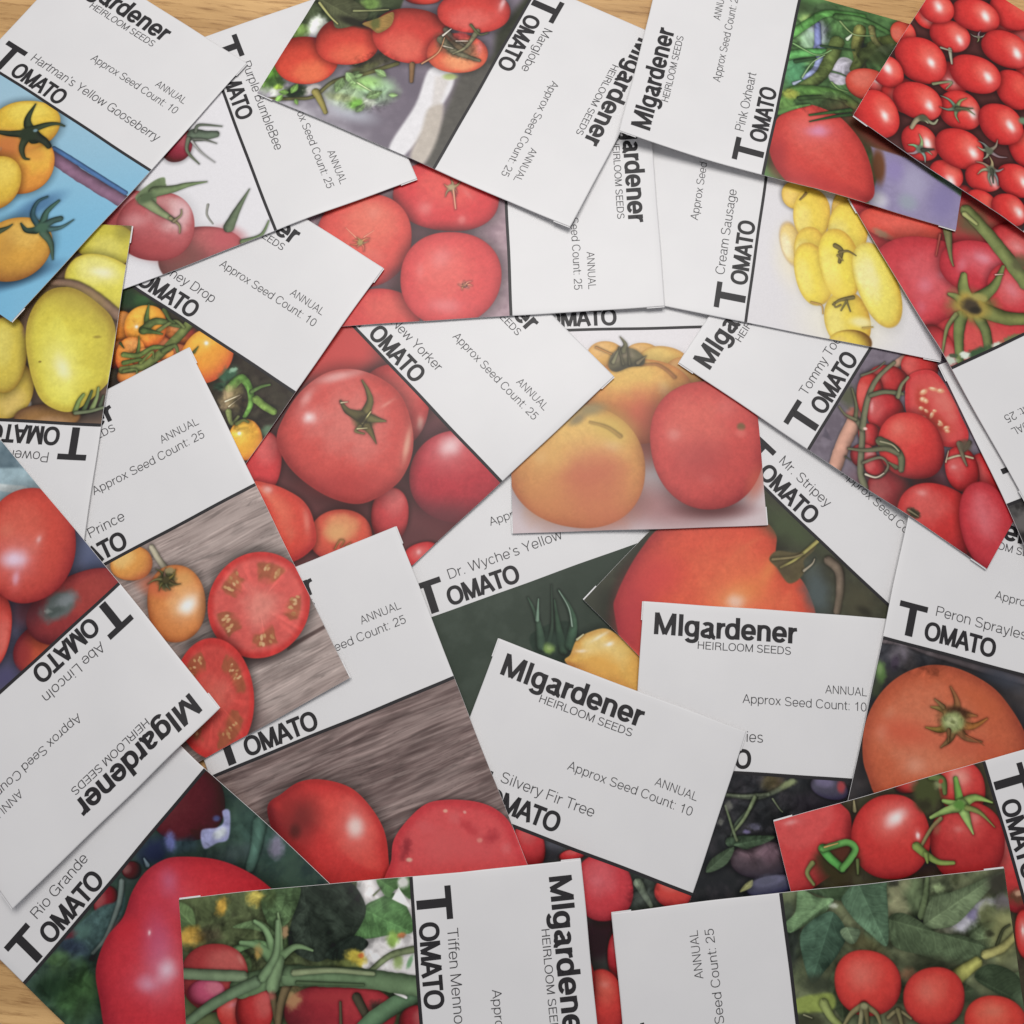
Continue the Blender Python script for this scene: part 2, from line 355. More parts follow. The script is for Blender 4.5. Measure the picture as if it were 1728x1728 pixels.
# ---------------------------------------------------------------- a plain grotesque drawn as pen strokes (cap height 1)
def arc(cx, cy, rx, ry, a0, a1, n=None, e=2.25):
    n = n or max(4, int(abs(a1-a0)/11)); o = []
    for i in range(n+1):
        t = math.radians(a0+(a1-a0)*i/n); c, s = math.cos(t), math.sin(t)
        o.append((cx+rx*math.copysign(abs(c)**(2/e), c), cy+ry*math.copysign(abs(s)**(2/e), s)))
    return o
def glyph(ch, p, q):
    """pen strokes of one character; p, q = half pen width of upright and level strokes; returns (advance, strokes)"""
    X = .735                                             # x height
    def O(x0, x1, y0, y1): return arc((x0+x1)/2, (y0+y1)/2, (x1-x0)/2-p, (y1-y0)/2-q, 90, 450) 
    def bowl(x0, x1, y0, y1, a0, a1): return arc((x0+x1)/2, (y0+y1)/2, (x1-x0)/2-p, (y1-y0)/2-q, a0, a1)
    if ch == ' ': return .36, []
    if ch == 'A': return .92, [[(.03+p*.7, 0), (.46, 1)], [(.89-p*.7, 0), (.46, 1)], [(.2, .33), (.72, .33)]]
    if ch == 'B': return .93, [[(.1+p, 0), (.1+p, 1)], [(.1+p, 1-q), (.50, 1-q)]+arc(.50, .775, .29-p, .225-q, 80, -80)+[(.1+p, .55)], [(.1+p, .55), (.52, .55)]+arc(.52, .275, .33-p, .275-q, 80, -80)+[(.1+p, q)]]
    if ch == 'C': return 1.0, [arc(.51, .5, .45-p, .515-q, 33, 327)]
    if ch == 'D': return 1.0, [[(.1+p, 0), (.1+p, 1)], [(.1+p, 1-q), (.45, 1-q)]+arc(.45, .5, .48-p, .5-q, 85, -85)+[(.1+p, q)]]
    if ch == 'E': return .86, [[(.1+p, 0), (.1+p, 1)], [(.1, 1-q), (.80, 1-q)], [(.1, .53), (.75, .53)], [(.1, q), (.82, q)]]
    if ch == 'F': return .80, [[(.1+p, 0), (.1+p, 1)], [(.1, 1-q), (.77, 1-q)], [(.1, .51), (.70, .51)]]
    if ch == 'G': return 1.06, [arc(.52, .5, .46-p, .515-q, 35, 345)+[(.96-p, .47), (.55, .47)], [(.96-p, .47), (.96-p, 0)]]
    if ch == 'H': return 1.0, [[(.1+p, 0), (.1+p, 1)], [(.9-p, 0), (.9-p, 1)], [(.1, .53), (.9, .53)]]
    if ch == 'I': return .38, [[(.19, 0), (.19, 1)]]
    if ch == 'L': return .78, [[(.1+p, 0), (.1+p, 1)], [(.1, q), (.75, q)]]
    if ch == 'M': return 1.16, [[(.1+p, 0), (.1+p, 1)], [(1.06-p, 0), (1.06-p, 1)], [(.1+p, 1), (.58, 0+q*.3)], [(1.06-p, 1), (.58, 0+q*.3)]]
    if ch == 'N': return 1.0, [[(.1+p, 0), (.1+p, 1)], [(.9-p, 0), (.9-p, 1)], [(.1+p, 1-.02), (.9-p, .02)]]
    if ch == 'O': return 1.08, [O(.06, 1.02, -.015, 1.015)]
    if ch == 'P': return .90, [[(.1+p, 0), (.1+p, 1)], [(.1+p, 1-q), (.52, 1-q)]+arc(.52, .715, .33-p, .285-q, 85, -85)+[(.1+p, .43+q)]]
    if ch == 'R': return .98, [[(.1+p, 0), (.1+p, 1)], [(.1+p, 1-q), (.54, 1-q)]+arc(.54, .735, .34-p, .265-q, 85, -85)+[(.1+p, .47+q)], [(.55, .50), (.68, .45), (.78, .36), (.82, .22), (.84, .08), (.90-p*.6, 0)]]
    if ch == 'S': return .92, [arc(.46, .745, .36-p, .27-q, 20, 262, 14)+arc(.46, .255, .39-p, .27-q, 84, -165, 15)]
    if ch == 'T': return .84, [[(.42, 0), (.42, 1)], [(.03, 1-q), (.81, 1-q)]]
    if ch == 'U': return 1.0, [[(.1+p, 1), (.1+p, .4)]+arc(.5, .385, .4-p, .4-q, 180, 360)+[(.9-p, 1)]]
    if ch == 'W': return 1.30, [[(.03+p, 1), (.34, 0)], [(.34, 0), (.65, 1)], [(.65, 1), (.96, 0)], [(.96, 0), (1.27-p, 1)]]
    if ch == 'Y': return .90, [[(.03+p, 1), (.45, .42)], [(.87-p, 1), (.45, .42)], [(.45, .44), (.45, 0)]]
    if ch == 'a': return .76, [arc(.37, .53, .27-p, .205-q+.0, 160, 15, 11)+[(.63-p, .45), (.63-p, .16), (.66, .03), (.72, .02)], [(.63-p, .43), (.52, .395), (.36, .37)]+arc(.29, .195, .235-p, .205-q, 95, 290, 14)+[(.46, .05), (.58, .13), (.63-p, .26)]]
    if ch == 'b': return .80, [[(.08+p, 0), (.08+p, 1)], O(.08, .75, -.015, X+.015)]
    if ch == 'c': return .73, [bowl(.05, .70, -.015, X+.015, 38, 322)]
    if ch == 'd': return .80, [[(.72-p, 0), (.72-p, 1)], O(.05, .72, -.015, X+.015)]
    if ch == 'e': return .77, [[(.05+p, .345), (.72-p, .345)]+bowl(.05, .72, -.015, X+.015, 0, 325)]
    if ch == 'f': return .40, [[(.18, 0), (.18, .80)]+arc(.335, .82, .155, .19-q, 180, 95, 5)+[(.40, 1.0-q)], [(.02, X-q), (.39, X-q)]]
    if ch == 'g': return .79, [O(.05, .71, .0, X+.015), [(.71-p, X), (.71-p, .02)]+arc(.385, -.02, .325-p, .265-q, 0, -160, 12)]
    if ch == 'h': return .77, [[(.08+p, 0), (.08+p, 1)], [(.08+p, .42)]+arc(.385, .46, .305-p, .29-q, 160, 0, 11)+[(.69-p, 0)]]
    if ch == 'i': return .31, [[(.155, 0), (.155, X)], [(.155, 1-max(2*p, .10)), (.155, 1)]]
    if ch == 'k': return .72, [[(.08+p, 0), (.08+p, 1)], [(.10, .27), (.62, X)], [(.30, .44), (.68-p*.5, 0)]]
    if ch == 'l': return .31, [[(.155, 0), (.155, 1)]]
    if ch == 'm': return 1.16, [[(.08+p, 0), (.08+p, X)], [(.08+p, .42)]+arc(.34, .47, .26-p*.6, .28-q, 160, 0, 10)+[(.6-p*.6, 0)], [(.6-p*.6, .42)]+arc(.84, .47, .26-p, .28-q, 160, 0, 10)+[(1.1-p, 0)]]
    if ch == 'n': return .77, [[(.08+p, 0), (.08+p, X)], [(.08+p, .42)]+arc(.385, .46, .305-p, .29-q, 160, 0, 11)+[(.69-p, 0)]]
    if ch == 'o': return .79, [O(.05, .74, -.015, X+.015)]
    if ch == 'p': return .80, [[(.08+p, -.27), (.08+p, X)], O(.08, .75, -.015, X+.015)]
    if ch == 'r': return .48, [[(.08+p, 0), (.08+p, X)], [(.08+p, .40), (.13+p, .57), (.24+p, .67-q*.4), (.47, X-q)]]
    if ch == 's': return .70, [arc(.35, .54, .265-p, .21-q, 25, 258, 12)+arc(.35, .18, .29-p, .195-q, 82, -162, 13)]
    if ch == 't': return .41, [[(.19, .94), (.19, .16)]+arc(.32, .15, .13, .16-q, 180, 275, 5)+[(.39, q)], [(.02, X-q), (.38, X-q)]]
    if ch == 'u': return .77, [[(.08+p, X), (.08+p, .28)]+arc(.385, .275, .305-p, .29-q, 180, 345, 11)+[(.69-p, .32)], [(.69-p, 0), (.69-p, X)]]
    if ch == 'v': return .70, [[(.03+p*.8, X), (.35, 0)], [(.67-p*.8, X), (.35, 0)]]
    if ch == 'w': return 1.04, [[(.03+p*.8, X), (.28, 0)], [(.28, 0), (.52, X)], [(.52, X), (.76, 0)], [(.76, 0), (1.01-p*.8, X)]]
    if ch == 'x': return .70, [[(.04+p, 0), (.66-p, X)], [(.66-p, 0), (.04+p, X)]]
    if ch == 'y': return .70, [[(.03+p*.8, X), (.355, 0)], [(.67-p*.8, X), (.37, 0), (.29, -.18), (.20, -.27+q), (.09, -.26+q)]]
    if ch == '0': return .78, [O(.06, .72, -.015, 1.0)]
    if ch == '1': return .78, [[(.46, 0), (.46, 1)], [(.18, .74), (.33, .78), (.42, .87), (.46, 1)]]
    if ch == '2': return .78, [arc(.39, .69, .31-p, .305-q, 170, -20, 12)+[(.60, .46), (.20, .18), (.09+p, q)], [(.06, q), (.72, q)]]
    if ch == '5': return .78, [[(.66, .98-q), (.20, .98-q), (.12+p, .50), (.25, .60)]+arc(.38, .32, .335-p, .34-q, 100, -160, 14)]
    if ch == '.': return .36, [[(.18, 0), (.18, max(2*p, .10))]]
    if ch == ':': return .36, [[(.18, 0), (.18, max(2*p, .10))], [(.18, X-max(2*p, .10)), (.18, X)]]
    if ch == "'": return .28, [[(.14, 1), (.14, .78)]]
    return .5, []
def text_strokes(txt, p, q, track=0.):
    x = 0.; out = []
    for ch in txt:
        adv, st = glyph(ch, p, q)
        out += [[(x+a, b) for a, b in s] for s in st]; x += adv+track
    return x-track, out
def ribbon(S, p, q):
    """outline a pen stroke: p, q = half width of upright and level runs"""
    P = [np.array(v, float) for v in S]; P = [v for i, v in enumerate(P) if i == 0 or np.linalg.norm(v-P[i-1]) > 1e-5]
    closed = len(P) > 3 and np.linalg.norm(P[0]-P[-1]) < 1e-3
    if closed: P = P[:-1]
    n = len(P); out = []
    def nrm(e):
        e = e/np.linalg.norm(e); w = math.hypot(e[1]*p, e[0]*q); return np.array((-e[1], e[0])), w
    for i in range(n):
        a = P[i]-P[i-1] if (i > 0 or closed) else None
        b = P[(i+1) % n]-P[i] if (i < n-1 or closed) else None
        if a is None: m, w = nrm(b); o = m*w
        elif b is None: m, w = nrm(a); o = m*w
        else:
            m0, w0 = nrm(a); m1, w1 = nrm(b); m = m0+m1; k = np.linalg.norm(m)
            m = m/k if k > 1e-3 else m0
            o = m*(w0+w1)/2/max(m@m0, .55)
        out.append((P[i]+o, P[i]-o))
    return out, closed

# ---------------------------------------------------------------- the table
def make_table():
    m, nt, b = material('oak_board')
    tc = node(nt, 'ShaderNodeTexCoord'); mp = node(nt, 'ShaderNodeMapping'); mp.inputs['Rotation'].default_value = (0, 0, math.radians(-4)); mp.inputs['Scale'].default_value = (3.2, 34, 8)
    n1 = node(nt, 'ShaderNodeTexNoise'); n1.inputs['Scale'].default_value = 2.2; n1.inputs['Detail'].default_value = 7; n1.inputs['Roughness'].default_value = .62; n1.inputs['Distortion'].default_value = .6
    n2 = node(nt, 'ShaderNodeTexNoise'); n2.inputs['Scale'].default_value = 17; n2.inputs['Detail'].default_value = 8; n2.inputs['Roughness'].default_value = .7
    nt.links.new(tc.outputs['Object'], mp.inputs['Vector'])
    nt.links.new(mp.outputs['Vector'], n1.inputs['Vector']); nt.links.new(mp.outputs['Vector'], n2.inputs['Vector'])
    r = node(nt, 'ShaderNodeValToRGB'); e = r.color_ramp.elements; e[0].position = .30; e[0].color = (.40, .215, .075, 1); e[1].position = .66; e[1].color = (.78, .485, .205, 1)
    r2 = node(nt, 'ShaderNodeValToRGB'); e = r2.color_ramp.elements; e[0].position = .36; e[0].color = (.50, .40, .32, 1); e[1].position = .50; e[1].color = (1, 1, 1, 1)
    mx = node(nt, 'ShaderNodeMix', data_type='RGBA', blend_type='MULTIPLY'); mx.inputs[0].default_value = .8
    nt.links.new(n1.outputs['Fac'], r.inputs['Fac']); nt.links.new(n2.outputs['Fac'], r2.inputs['Fac'])
    nt.links.new(r.outputs['Color'], mx.inputs[6]); nt.links.new(r2.outputs['Color'], mx.inputs[7]); nt.links.new(mx.outputs[2], b.inputs['Base Color'])
    b.inputs['Roughness'].default_value = .45
    bp = node(nt, 'ShaderNodeBump'); bp.inputs['Strength'].default_value = .15; bp.inputs['Distance'].default_value = .0008
    nt.links.new(n2.outputs['Fac'], bp.inputs['Height']); nt.links.new(bp.outputs['Normal'], b.inputs['Normal'])
    x, y, d = .75, .55, .03
    v = [(-x, -y, 0), (x, -y, 0), (x, y, 0), (-x, y, 0), (-x, -y, -d), (x, -y, -d), (x, y, -d), (-x, y, -d)]
    o = put('table_top', v, [(0, 1, 2, 3), (7, 6, 5, 4), (0, 4, 5, 1), (1, 5, 6, 2), (2, 6, 7, 3), (3, 7, 4, 0)], m, smooth=False)
    o['kind'] = 'structure'
make_table()
# ---------------------------------------------------------------- the seed packets
PACKETS = [   # bottom of the pile first
 dict(key='drwyche', pos=(-0.6662, 0.4432), ang=25.97, warp=(0.021, 0.0, 0.0076), curl=[], name="Dr. Wyche's Yellow", count=25, tx=(0, 0), nx=0, tag=True, rule=False, label='seed packet with a yellow tomato and green shoots on dark green, near the centre', ops=[
  ('lin',(28.6,1),(70,80,70),(58.6,11.9),(58,68,58)),
  ('mot',6.3,(50,60,50),0.4),
  ('poly',[(34.5,16.2),(42.2,15),(48.4,17.3),(48.1,25),(43.1,27.9),(36.7,25.6),(33.7,21.5)],(46,60,50),{'soft': 0.4,'sm': 1}),
  ('tube',[(36.5,20.8),(38,13.5),(38,7.8),(37.6,4.6)],3.2,0.5,(62,82,66)),
  ('tube',[(38.1,12.4),(39.7,8.5),(40.7,6.1)],1.3,0.4,(110,136,116)),
  ('tube',[(42.8,24.2),(43.5,17.7),(45.4,8.3)],3.2,0.7,(54,74,58)),
  ('tube',[(45.3,23.4),(48.7,17.3),(49,11.8),(47.7,5.7)],3.7,0.5,(66,92,72)),
  ('tube',[(47.9,18.2),(48.9,12.4),(47.8,6)],0.6,0.3,(136,156,140)),
  ('tube',[(38.2,21.4),(41.8,16),(46.1,3.4)],1.6,0.3,(52,66,54)),
  ('blob',(38.6,22.1),2.1,2,19.9,(128,158,82),0.5,1,0.2),
  ('blob',(38.7,22),0.9,0.9,19.9,(160,186,110),0.6,1.0,0.0),
  ('blob',(41.4,20.3),4.7,2.6,19.9,(52,70,58),0.8,0.7,0.0),
  ('ptom',[(42.1,28.4),(44.3,26.4),(47.9,22.7),(52.6,21.9),(57.7,22.6),(61.1,26.4),(64.6,32.1),(65.2,39.5),(61.6,49.2),(48.6,39)],(224,172,78),{'dk': (190,124,60),'lt': (232,200,120),'L': (0.08,-0.5),'hl': [(55.1,24.4,3.7,0.7,-10.1,0.8,(240,232,206)),(57.2,27.7,1.8,0.9,4.9,0.85),(48.1,26.7,2.3,0.7,19.9,0.6)]}),
  ('blob',(53.1,32.9),5.8,4.2,29.9,(228,170,74),0.9,0.8,0.0),
  ('blob',(61.5,29.9),4.2,3.2,59.9,(220,186,100),0.9,0.6,0.0),
  ('tube',[(47.9,22.7),(50.4,21.9)],0.8,0.5,(196,190,150))]),
 dict(key='stripey', pos=(1.1927, 1.2204), ang=-38.25, warp=(0.0, 0.0053, 0.0088), curl=[], name='Mr. Stripey', count=25, tx=(0, 0), nx=0, tag=True, rule=True, label='seed packet of a big red-orange tomato with brown calyx, under the pale trio packet', ops=[
  ('bg',(74,74,60)),
  ('mot',8,(92,96,76),0.6),
  ('mot',4.8,(58,56,48),0.5),
  ('blob',(3.7,67.5),6.4,7.5,-44.4,(64,66,56),0.8,0.8,0.0),
  ('ptom',[(9.6,65.4),(6.6,61),(3.8,52.5),(2.1,44.4),(1.6,35.8),(5.7,25.6),(14.9,15),(24.3,8.8),(31.2,9),(35.5,13.9),(41.5,16.4),(46.1,14.1),(53.1,16.2),(60.1,21.2),(67.1,32),(56.7,52.9),(37.5,71.7),(21.9,72.4)],(218,86,62),{'dk': (160,54,62),'lt': (224,104,70),'L': (0.08,-0.29),'soft': 0.3,'hl': [(35.4,33.5,11.4,6.5,-69.4,0.55,(238,160,70)),(36.1,35.1,3.8,3.2,-44.4,0.75,(236,206,190)),(37.2,19.8,6.5,3.2,-99.4,0.45,(238,160,80))]}),
  ('blob',(14.1,60.3),7,13.9,-34.4,(186,58,66),0.9,0.75,0.0),
  ('blob',(12.7,46.8),7,8.1,-14.4,(208,66,66),0.9,0.6,0.0),
  ('blob',(34,3.9),12.1,6.1,-14.5,(78,88,62),0.8,0.9,0.3),
  ('blob',(53.6,13.5),5.2,9.8,-54.4,(88,98,98),0.8,0.9,0.2),
  ('tube',[(49.6,3.1),(54.1,3.2),(58.7,7.7),(62.5,13.7)],3.3,2.4,(112,98,84),{'soft': 0.4}),
  ('blob',(65.9,6.7),6,6.5,-44.4,(84,80,62),0.8,0.7,0.3),
  ('blob',(69.2,7.2),3.2,1.6,-14.4,(54,52,44),0.8,0.8,0.0),
  ('poly',[(35,16.7),(35.1,12.7),(40.3,8.5),(41.6,4.1),(42.1,0.5),(43.7,3.6),(43.6,8.9),(46,11.2),(46.4,15.3),(44.5,18.2),(39.1,17.1)],(98,88,62),{'soft': 0.4,'sm': 1}),
  ('tube',[(39.5,16),(41.3,10.5),(42.6,1)],0.8,1.4,(154,146,84)),
  ('tube',[(35.8,15.9),(40.1,10.8),(41.8,7.7)],1.1,0.7,(120,108,76)),
  ('tube',[(45.8,11.4),(46.3,7.8),(45.8,6)],1,0.4,(150,140,120)),
  ('blob',(41.4,15.6),3.3,2.2,-14.4,(84,74,56),0.8,0.7,0.0)]),
 dict(key='ies', pos=(0.5134, 0.0666), ang=2.47, warp=(0.0, -0.0186, -0.0074), curl=[], name='Black Cherries', count=10, tx=(0, 0), nx=-0.052, tag=True, rule=True, label='level white seed packet with dark purple fruit and vines, centre right', ops=[
  ('bg',(50,51,52)),
  ('mot',6.1,(66,62,66),0.7),
  ('mot',3,(42,44,46),0.6),
  ('blob',(46.2,2.4),3.1,2.6,-3.9,(104,90,70),0.8,0.8,0.3),
  ('blob',(56.9,7.8),6.7,3.6,-3.9,(48,44,50),0.8,0.9,0.0),
  ('tom',(62.9,3.1),6.2,3.4,14.1,(80,77,92),{'dk': (60,56,80),'lt': (116,108,136)}),
  ('blob',(66.8,2.5),1.6,2.1,-3.9,(176,70,72),0.6,0.9,0.2),
  ('tom',(41.7,26.5),9.6,5.8,-3.8,(80,68,74),{'dk': (50,46,56),'lt': (112,90,98)}),
  ('blob',(45.3,24.1),3.5,3,-3.8,(116,90,100),0.8,0.6,0.0),
  ('tom',(45.1,33.9),8,3,-13.8,(86,86,106),{'dk': (50,50,80),'lt': (126,124,154)}),
  ('blob',(39.3,16.5),2.3,1.2,6.1,(104,102,120),0.6,1,0.3),
  ('blob',(36.8,18.2),1.3,0.8,-3.9,(120,112,150),0.6,0.9,0.3),
  ('tube',[(21.7,7.1),(31.2,7.3),(39.6,7.4),(45.8,5),(51,1.6)],1.1,1.9,(88,96,78),{'soft': 0.4,'a': 0.8}),
  ('tube',[(39.5,6.9),(37.6,11.1),(33.1,16.4),(31.7,21.5)],1.5,0.8,(76,88,70),{'soft': 0.3,'a': 0.8}),
  ('tube',[(44.8,7.6),(47,10.5),(48.1,11.4)],0.7,0.4,(100,108,84)),
  ('tube',[(31.7,21.5),(37.9,20.1),(45.2,19.1)],3.1,1,(78,98,76)),
  ('leaf',[(33.8,22.4),(37.9,20.1),(45.7,18.8),(41.6,21.3),(37,23.6)],(76,92,72),2),
  ('blob',(49.4,2.7),3.1,1.2,-23.9,(140,150,104),0.7,0.8,0.3),
  ('leaf',[(24.5,31),(26.3,26.8),(32.9,22.8),(31.5,27.5),(28,30.2)],(84,102,78),2),
  ('leaf',[(32.8,22.4),(37.4,19.6),(45.7,19.1),(41.7,21.8),(36.5,22.9)],(82,104,78),2),
  ('tube',[(30.2,7.1),(35.9,7.2),(43.3,6.2)],0.9,1.2,(96,104,84),{'soft': 0.3,'a': 0.8}),
  ('tube',[(39.1,7.5),(36.2,13.7),(32.7,18.5)],1.3,1,(108,120,88)),
  ('tube',[(29.8,10.6),(32.7,18.5),(33.8,20.9)],0.7,1,(96,108,80)),
  ('blob',(43.7,2.6),3.1,3.1,-3.9,(100,90,60),0.7,0.7,0.3),
  ('blob',(30.8,10.6),1.3,1.5,-3.9,(120,120,110),0.7,0.7,0.4),
  ('blob',(28.4,15.7),1,1.2,-3.9,(130,130,120),0.7,0.6,0.4),
  ('leaf',[(35.4,36.5),(36.9,34),(39.2,32.6),(39,34.8)],(150,150,100),2),
  ('blob',(43.5,32.6),4.5,1.8,-15.8,(94,94,112),0.7,0.9,0.2),
  ('blob',(44.3,24.6),3,3.5,-3.8,(110,86,96),0.8,0.7,0.0),
  ('rough',(36.1,12.7),16.9,16.9,-3.9,0.5,3.6),
  ('rough',(44.9,12.1),16.9,16.9,-3.9,0.45,3.6)]),
 dict(key='silvery', pos=(-0.0341, -0.144), ang=-13.63, warp=(0.0172, -0.0105, -0.012), curl=[[1, 0, 0.0]], name='Silvery Fir Tree', count=10, tx=(0, -0.015), nx=0, tag=True, rule=True, label='tilted white seed packet named Silvery Fir Tree, mostly blank label, below the centre', ops=[
  ('bg',(60,66,60)),
  ('mot',3.5,(78,84,78),0.6),
  ('blob',(37.5,1.4),3.5,3.5,-20.5,(86,86,96),0.7,0.9,0.3),
  ('blob',(37.1,4.7),5.9,2.5,-20.5,(50,50,54),0.7,0.9,0.0),
  ('tom',(30.9,3.9),4.7,7.4,-30.5,(200,58,62)),
  ('tom',(44.2,2),4,1.8,-30.5,(202,54,58)),
  ('blob',(61.3,20.2),7.8,5.3,-20.4,(60,36,40),0.7,1,0.0),
  ('blob',(59.9,23.8),5.8,6.3,-20.3,(50,34,38),0.7,1,0.0),
  ('tom',(56.4,7.8),8.8,10.1,-28.4,(206,64,72),{'dk': (150,44,54),'lt': (214,92,98),'L': (-0.19,-0.24),'hl': [(53.9,6.7,2.9,2,-0.4,0.2,(236,150,160))]}),
  ('tom',(76.7,1.8),5.8,4.3,-10.4,(206,70,62),{'dk': (166,50,54)}),
  ('tube',[(65.8,2.8),(68.8,5.3),(71.8,7.7)],2.9,1.5,(112,124,104)),
  ('blob',(68.7,6.3),2.9,2.9,-20.4,(84,92,84),0.7,0.5,0.3),
  ('tom',(67.3,24.6),3.4,7.2,-20.3,(186,48,56)),
  ('tom',(67.9,38.2),5.7,9.1,-30.3,(204,60,54),{'dk': (150,40,44),'lt': (214,90,74),'L': (-0.13,-0.37),'hl': [(66.2,33.9,1.9,1.4,-20.3,0.2)]}),
  ('tom',(54.8,38.7),9.6,11.5,-20.3,(196,56,56)),
  ('tom',(79.5,19.5),10.6,12.6,-20.3,(200,58,58)),
  ('tom',(41.5,31.1),11.6,12.5,-20.3,(190,52,54)),
  ('rough',(68.3,5.4),5.4,5.4,-20.4,0.5,2)]),
 dict(key='peron', pos=(1.5775, 0.6604), ang=-7.87, warp=(0.0002, 0.0002, -0.0284), curl=[[0, 0, 0.002]], name='Peron Sprayless', count=25, tx=(0, -0.018), nx=0, tag=True, rule=True, label='seed packet of one large orange-red tomato with pale green stem disc, right edge', ops=[
  ('bg',(66,62,62)),
  ('mot',4.8,(86,80,80),0.6),
  ('mot',10.7,(54,58,66),0.6),
  ('tube',[(0.4,1.2),(7.9,0.4),(19.2,1.3),(48.3,2)],1.6,2.7,(88,80,82),{'soft': 0.4}),
  ('blob',(6.5,4),3.7,4.5,15.6,(100,94,100),0.6,0.9,0.3),
  ('blob',(5.5,7),1.6,2.7,5.6,(76,66,80),0.7,0.9,0.0),
  ('blob',(7.9,4.2),1.1,2.1,-24.4,(120,112,122),0.7,0.6,0.0),
  ('blob',(1.7,11.2),1.9,4,-14.4,(98,130,74),0.5,1,0.2),
  ('blob',(1.2,10.3),0.9,1.9,-14.4,(128,156,98),0.7,0.8,0.0),
  ('blob',(1.5,16.7),1.6,3.2,-4.4,(80,90,66),0.7,0.9,0.4),
  ('blob',(41.5,3.2),8.5,3.2,5.6,(70,74,84),0.8,0.8,0.2),
  ('ptom',[(1.4,38),(0.1,29.9),(1.4,21.5),(5.3,13.8),(11.2,8),(18.7,4.4),(27.9,3.8),(38.3,6.4),(45.8,11.8),(51.6,18.3),(55.5,26.3),(57.2,41.4),(45.7,54.6),(25,57.3),(10.3,50.8),(4.2,43.5)],(198,98,64),{'dk': (146,68,52),'lt': (208,118,84),'L': (-0.19,-0.15),'soft': 0.2,'hl': [(5.8,29.5,3.1,3.7,5.7,0.4,(232,176,150)),(18.7,36.7,4.7,3.7,15.7,0.45,(234,180,154)),(7.2,23.2,3.1,2.1,-54.3,0.25,(232,170,140))]}),
  ('blob',(13.5,27.5),9.9,4.7,-4.4,(208,84,58),0.9,0.6,0.0),
  ('blob',(32.9,26.8),11.5,4.7,-4.3,(190,78,54),0.9,0.5,0.0),
  ('blob',(36.6,12),8.5,4.2,15.6,(196,96,56),0.9,0.5,0.0),
  ('star',(28,20.7),9.2,7,0.6,(138,96,54),{'w': 3.7,'curl': 0.3}),
  ('blob',(28.2,19.5),5.8,4.4,-4.4,(120,88,52),0.6,0.95,0.3),
  ('blob',(28.6,17.1),4,1.7,-4.4,(72,48,34),0.6,0.95,0.2),
  ('blob',(27.8,20.5),4,3.4,-14.4,(148,158,100),0.35,1,0.12),
  ('blob',(27.6,20.6),2.3,1.9,-14.4,(172,180,126),0.5,0.9,0.2),
  ('blob',(27.9,20.7),0.9,0.7,-14.4,(128,136,84),0.6,0.9,0.0),
  ('tube',[(27.1,23.5),(27.7,27)],1.6,0.4,(110,80,50)),
  ('tube',[(20.8,15.2),(23.9,16.8)],0.6,1.6,(120,96,60)),
  ('tube',[(32.8,23.6),(36.2,24.3),(39.1,25.2)],0.7,0.3,(140,80,50),{'sh': 0}),
  ('rough',(8.6,3.5),16,5.9,5.6,0.5,3.2),
  ('rough',(28,21.1),7.9,5.8,-14.4,0.35,1.6)]),
 dict(key='trio', pos=(-0.2477, 1.739), ang=8.58, warp=(0.0298, 0.001, -0.003), curl=[], name='', count=25, tx=(0, 0), nx=0, tag=True, rule=True, label='seed packet of three yellow-red tomatoes on a pale background in the middle of the pile', ops=[
  ('lin',(46.8,4.8),(226,222,224),(43.2,69.7),(206,190,192)),
  ('blob',(51.7,62.2),22.9,8.2,2,(160,114,114),0.8,0.9,0.0),
  ('blob',(65.1,63.8),13.1,3.3,2,(120,66,66),0.8,0.8,0.0),
  ('tom',(32.9,9.7),6.3,5,1.8,(222,170,84),{'dk': (190,130,60),'sh': 0.05}),
  ('tom',(45.4,10.1),5.7,4.9,1.8,(220,168,80),{'dk': (190,130,60),'sh': 0.05}),
  ('tom',(52.4,13.2),9.1,6.3,11.8,(218,172,84),{'dk': (190,126,60),'lt': (226,190,100),'sh': 0.05}),
  ('tom',(58.7,18.7),6.8,7.9,1.8,(216,156,74),{'sh': 0.05}),
  ('blob',(44.8,40.7),8.9,8.3,1.9,(176,92,76),0.8,0.9,0.0),
  ('tom',(43.4,26),18.6,14.8,-2.2,(214,148,74),{'dk': (180,96,60),'lt': (224,180,90),'L': (-0.07,-0.62),'sh': 0.15,'hl': [(51.9,22,2.6,3.7,-18.2,0.4,(232,200,150))]}),
  ('blob',(44.8,31),11.2,9.5,1.8,(194,88,68),0.9,0.8,0.25),
  ('tube',[(44.6,13.3),(49.6,13.1),(52.9,15),(55.7,17.9)],0.7,1.3,(142,92,56),{'soft': 0.5,'a': 0.75,'sh': 0.1}),
  ('ptom',[(33.8,13.8),(34.8,9.7),(38.3,7.2),(42.7,7.6),(45.9,10.7),(45.2,13.3),(40.7,14),(36.2,15.6)],(104,98,72),{'dk': (66,62,48)}),
  ('tube',[(38.8,8.1),(39.8,5.8),(38.2,3.1)],2.3,0.3,(100,96,70)),
  ('tube',[(35.3,12.1),(37.8,6.9)],1.4,0.5,(120,116,86)),
  ('tube',[(40.8,12.9),(40.5,7)],1,0.3,(76,72,52)),
  ('tube',[(38.6,12.8),(37.5,6.9)],1.1,0.5,(80,76,56)),
  ('tube',[(43.6,12.4),(46.5,10.1)],1.5,0.3,(110,100,76)),
  ('tube',[(30,6.7),(34.9,9.2)],0.9,0.6,(170,120,60)),
  ('tom',(21.7,47.8),22.1,21.2,7.9,(210,152,80),{'dk': (186,110,64),'lt': (226,184,100),'L': (0.16,-0.4),'sh': 0.2,'hl': [(33.4,41.2,3.6,2.5,11.9,0.5,(238,212,160)),(10.2,44.6,2.8,3.3,21.9,0.4,(236,204,150))]}),
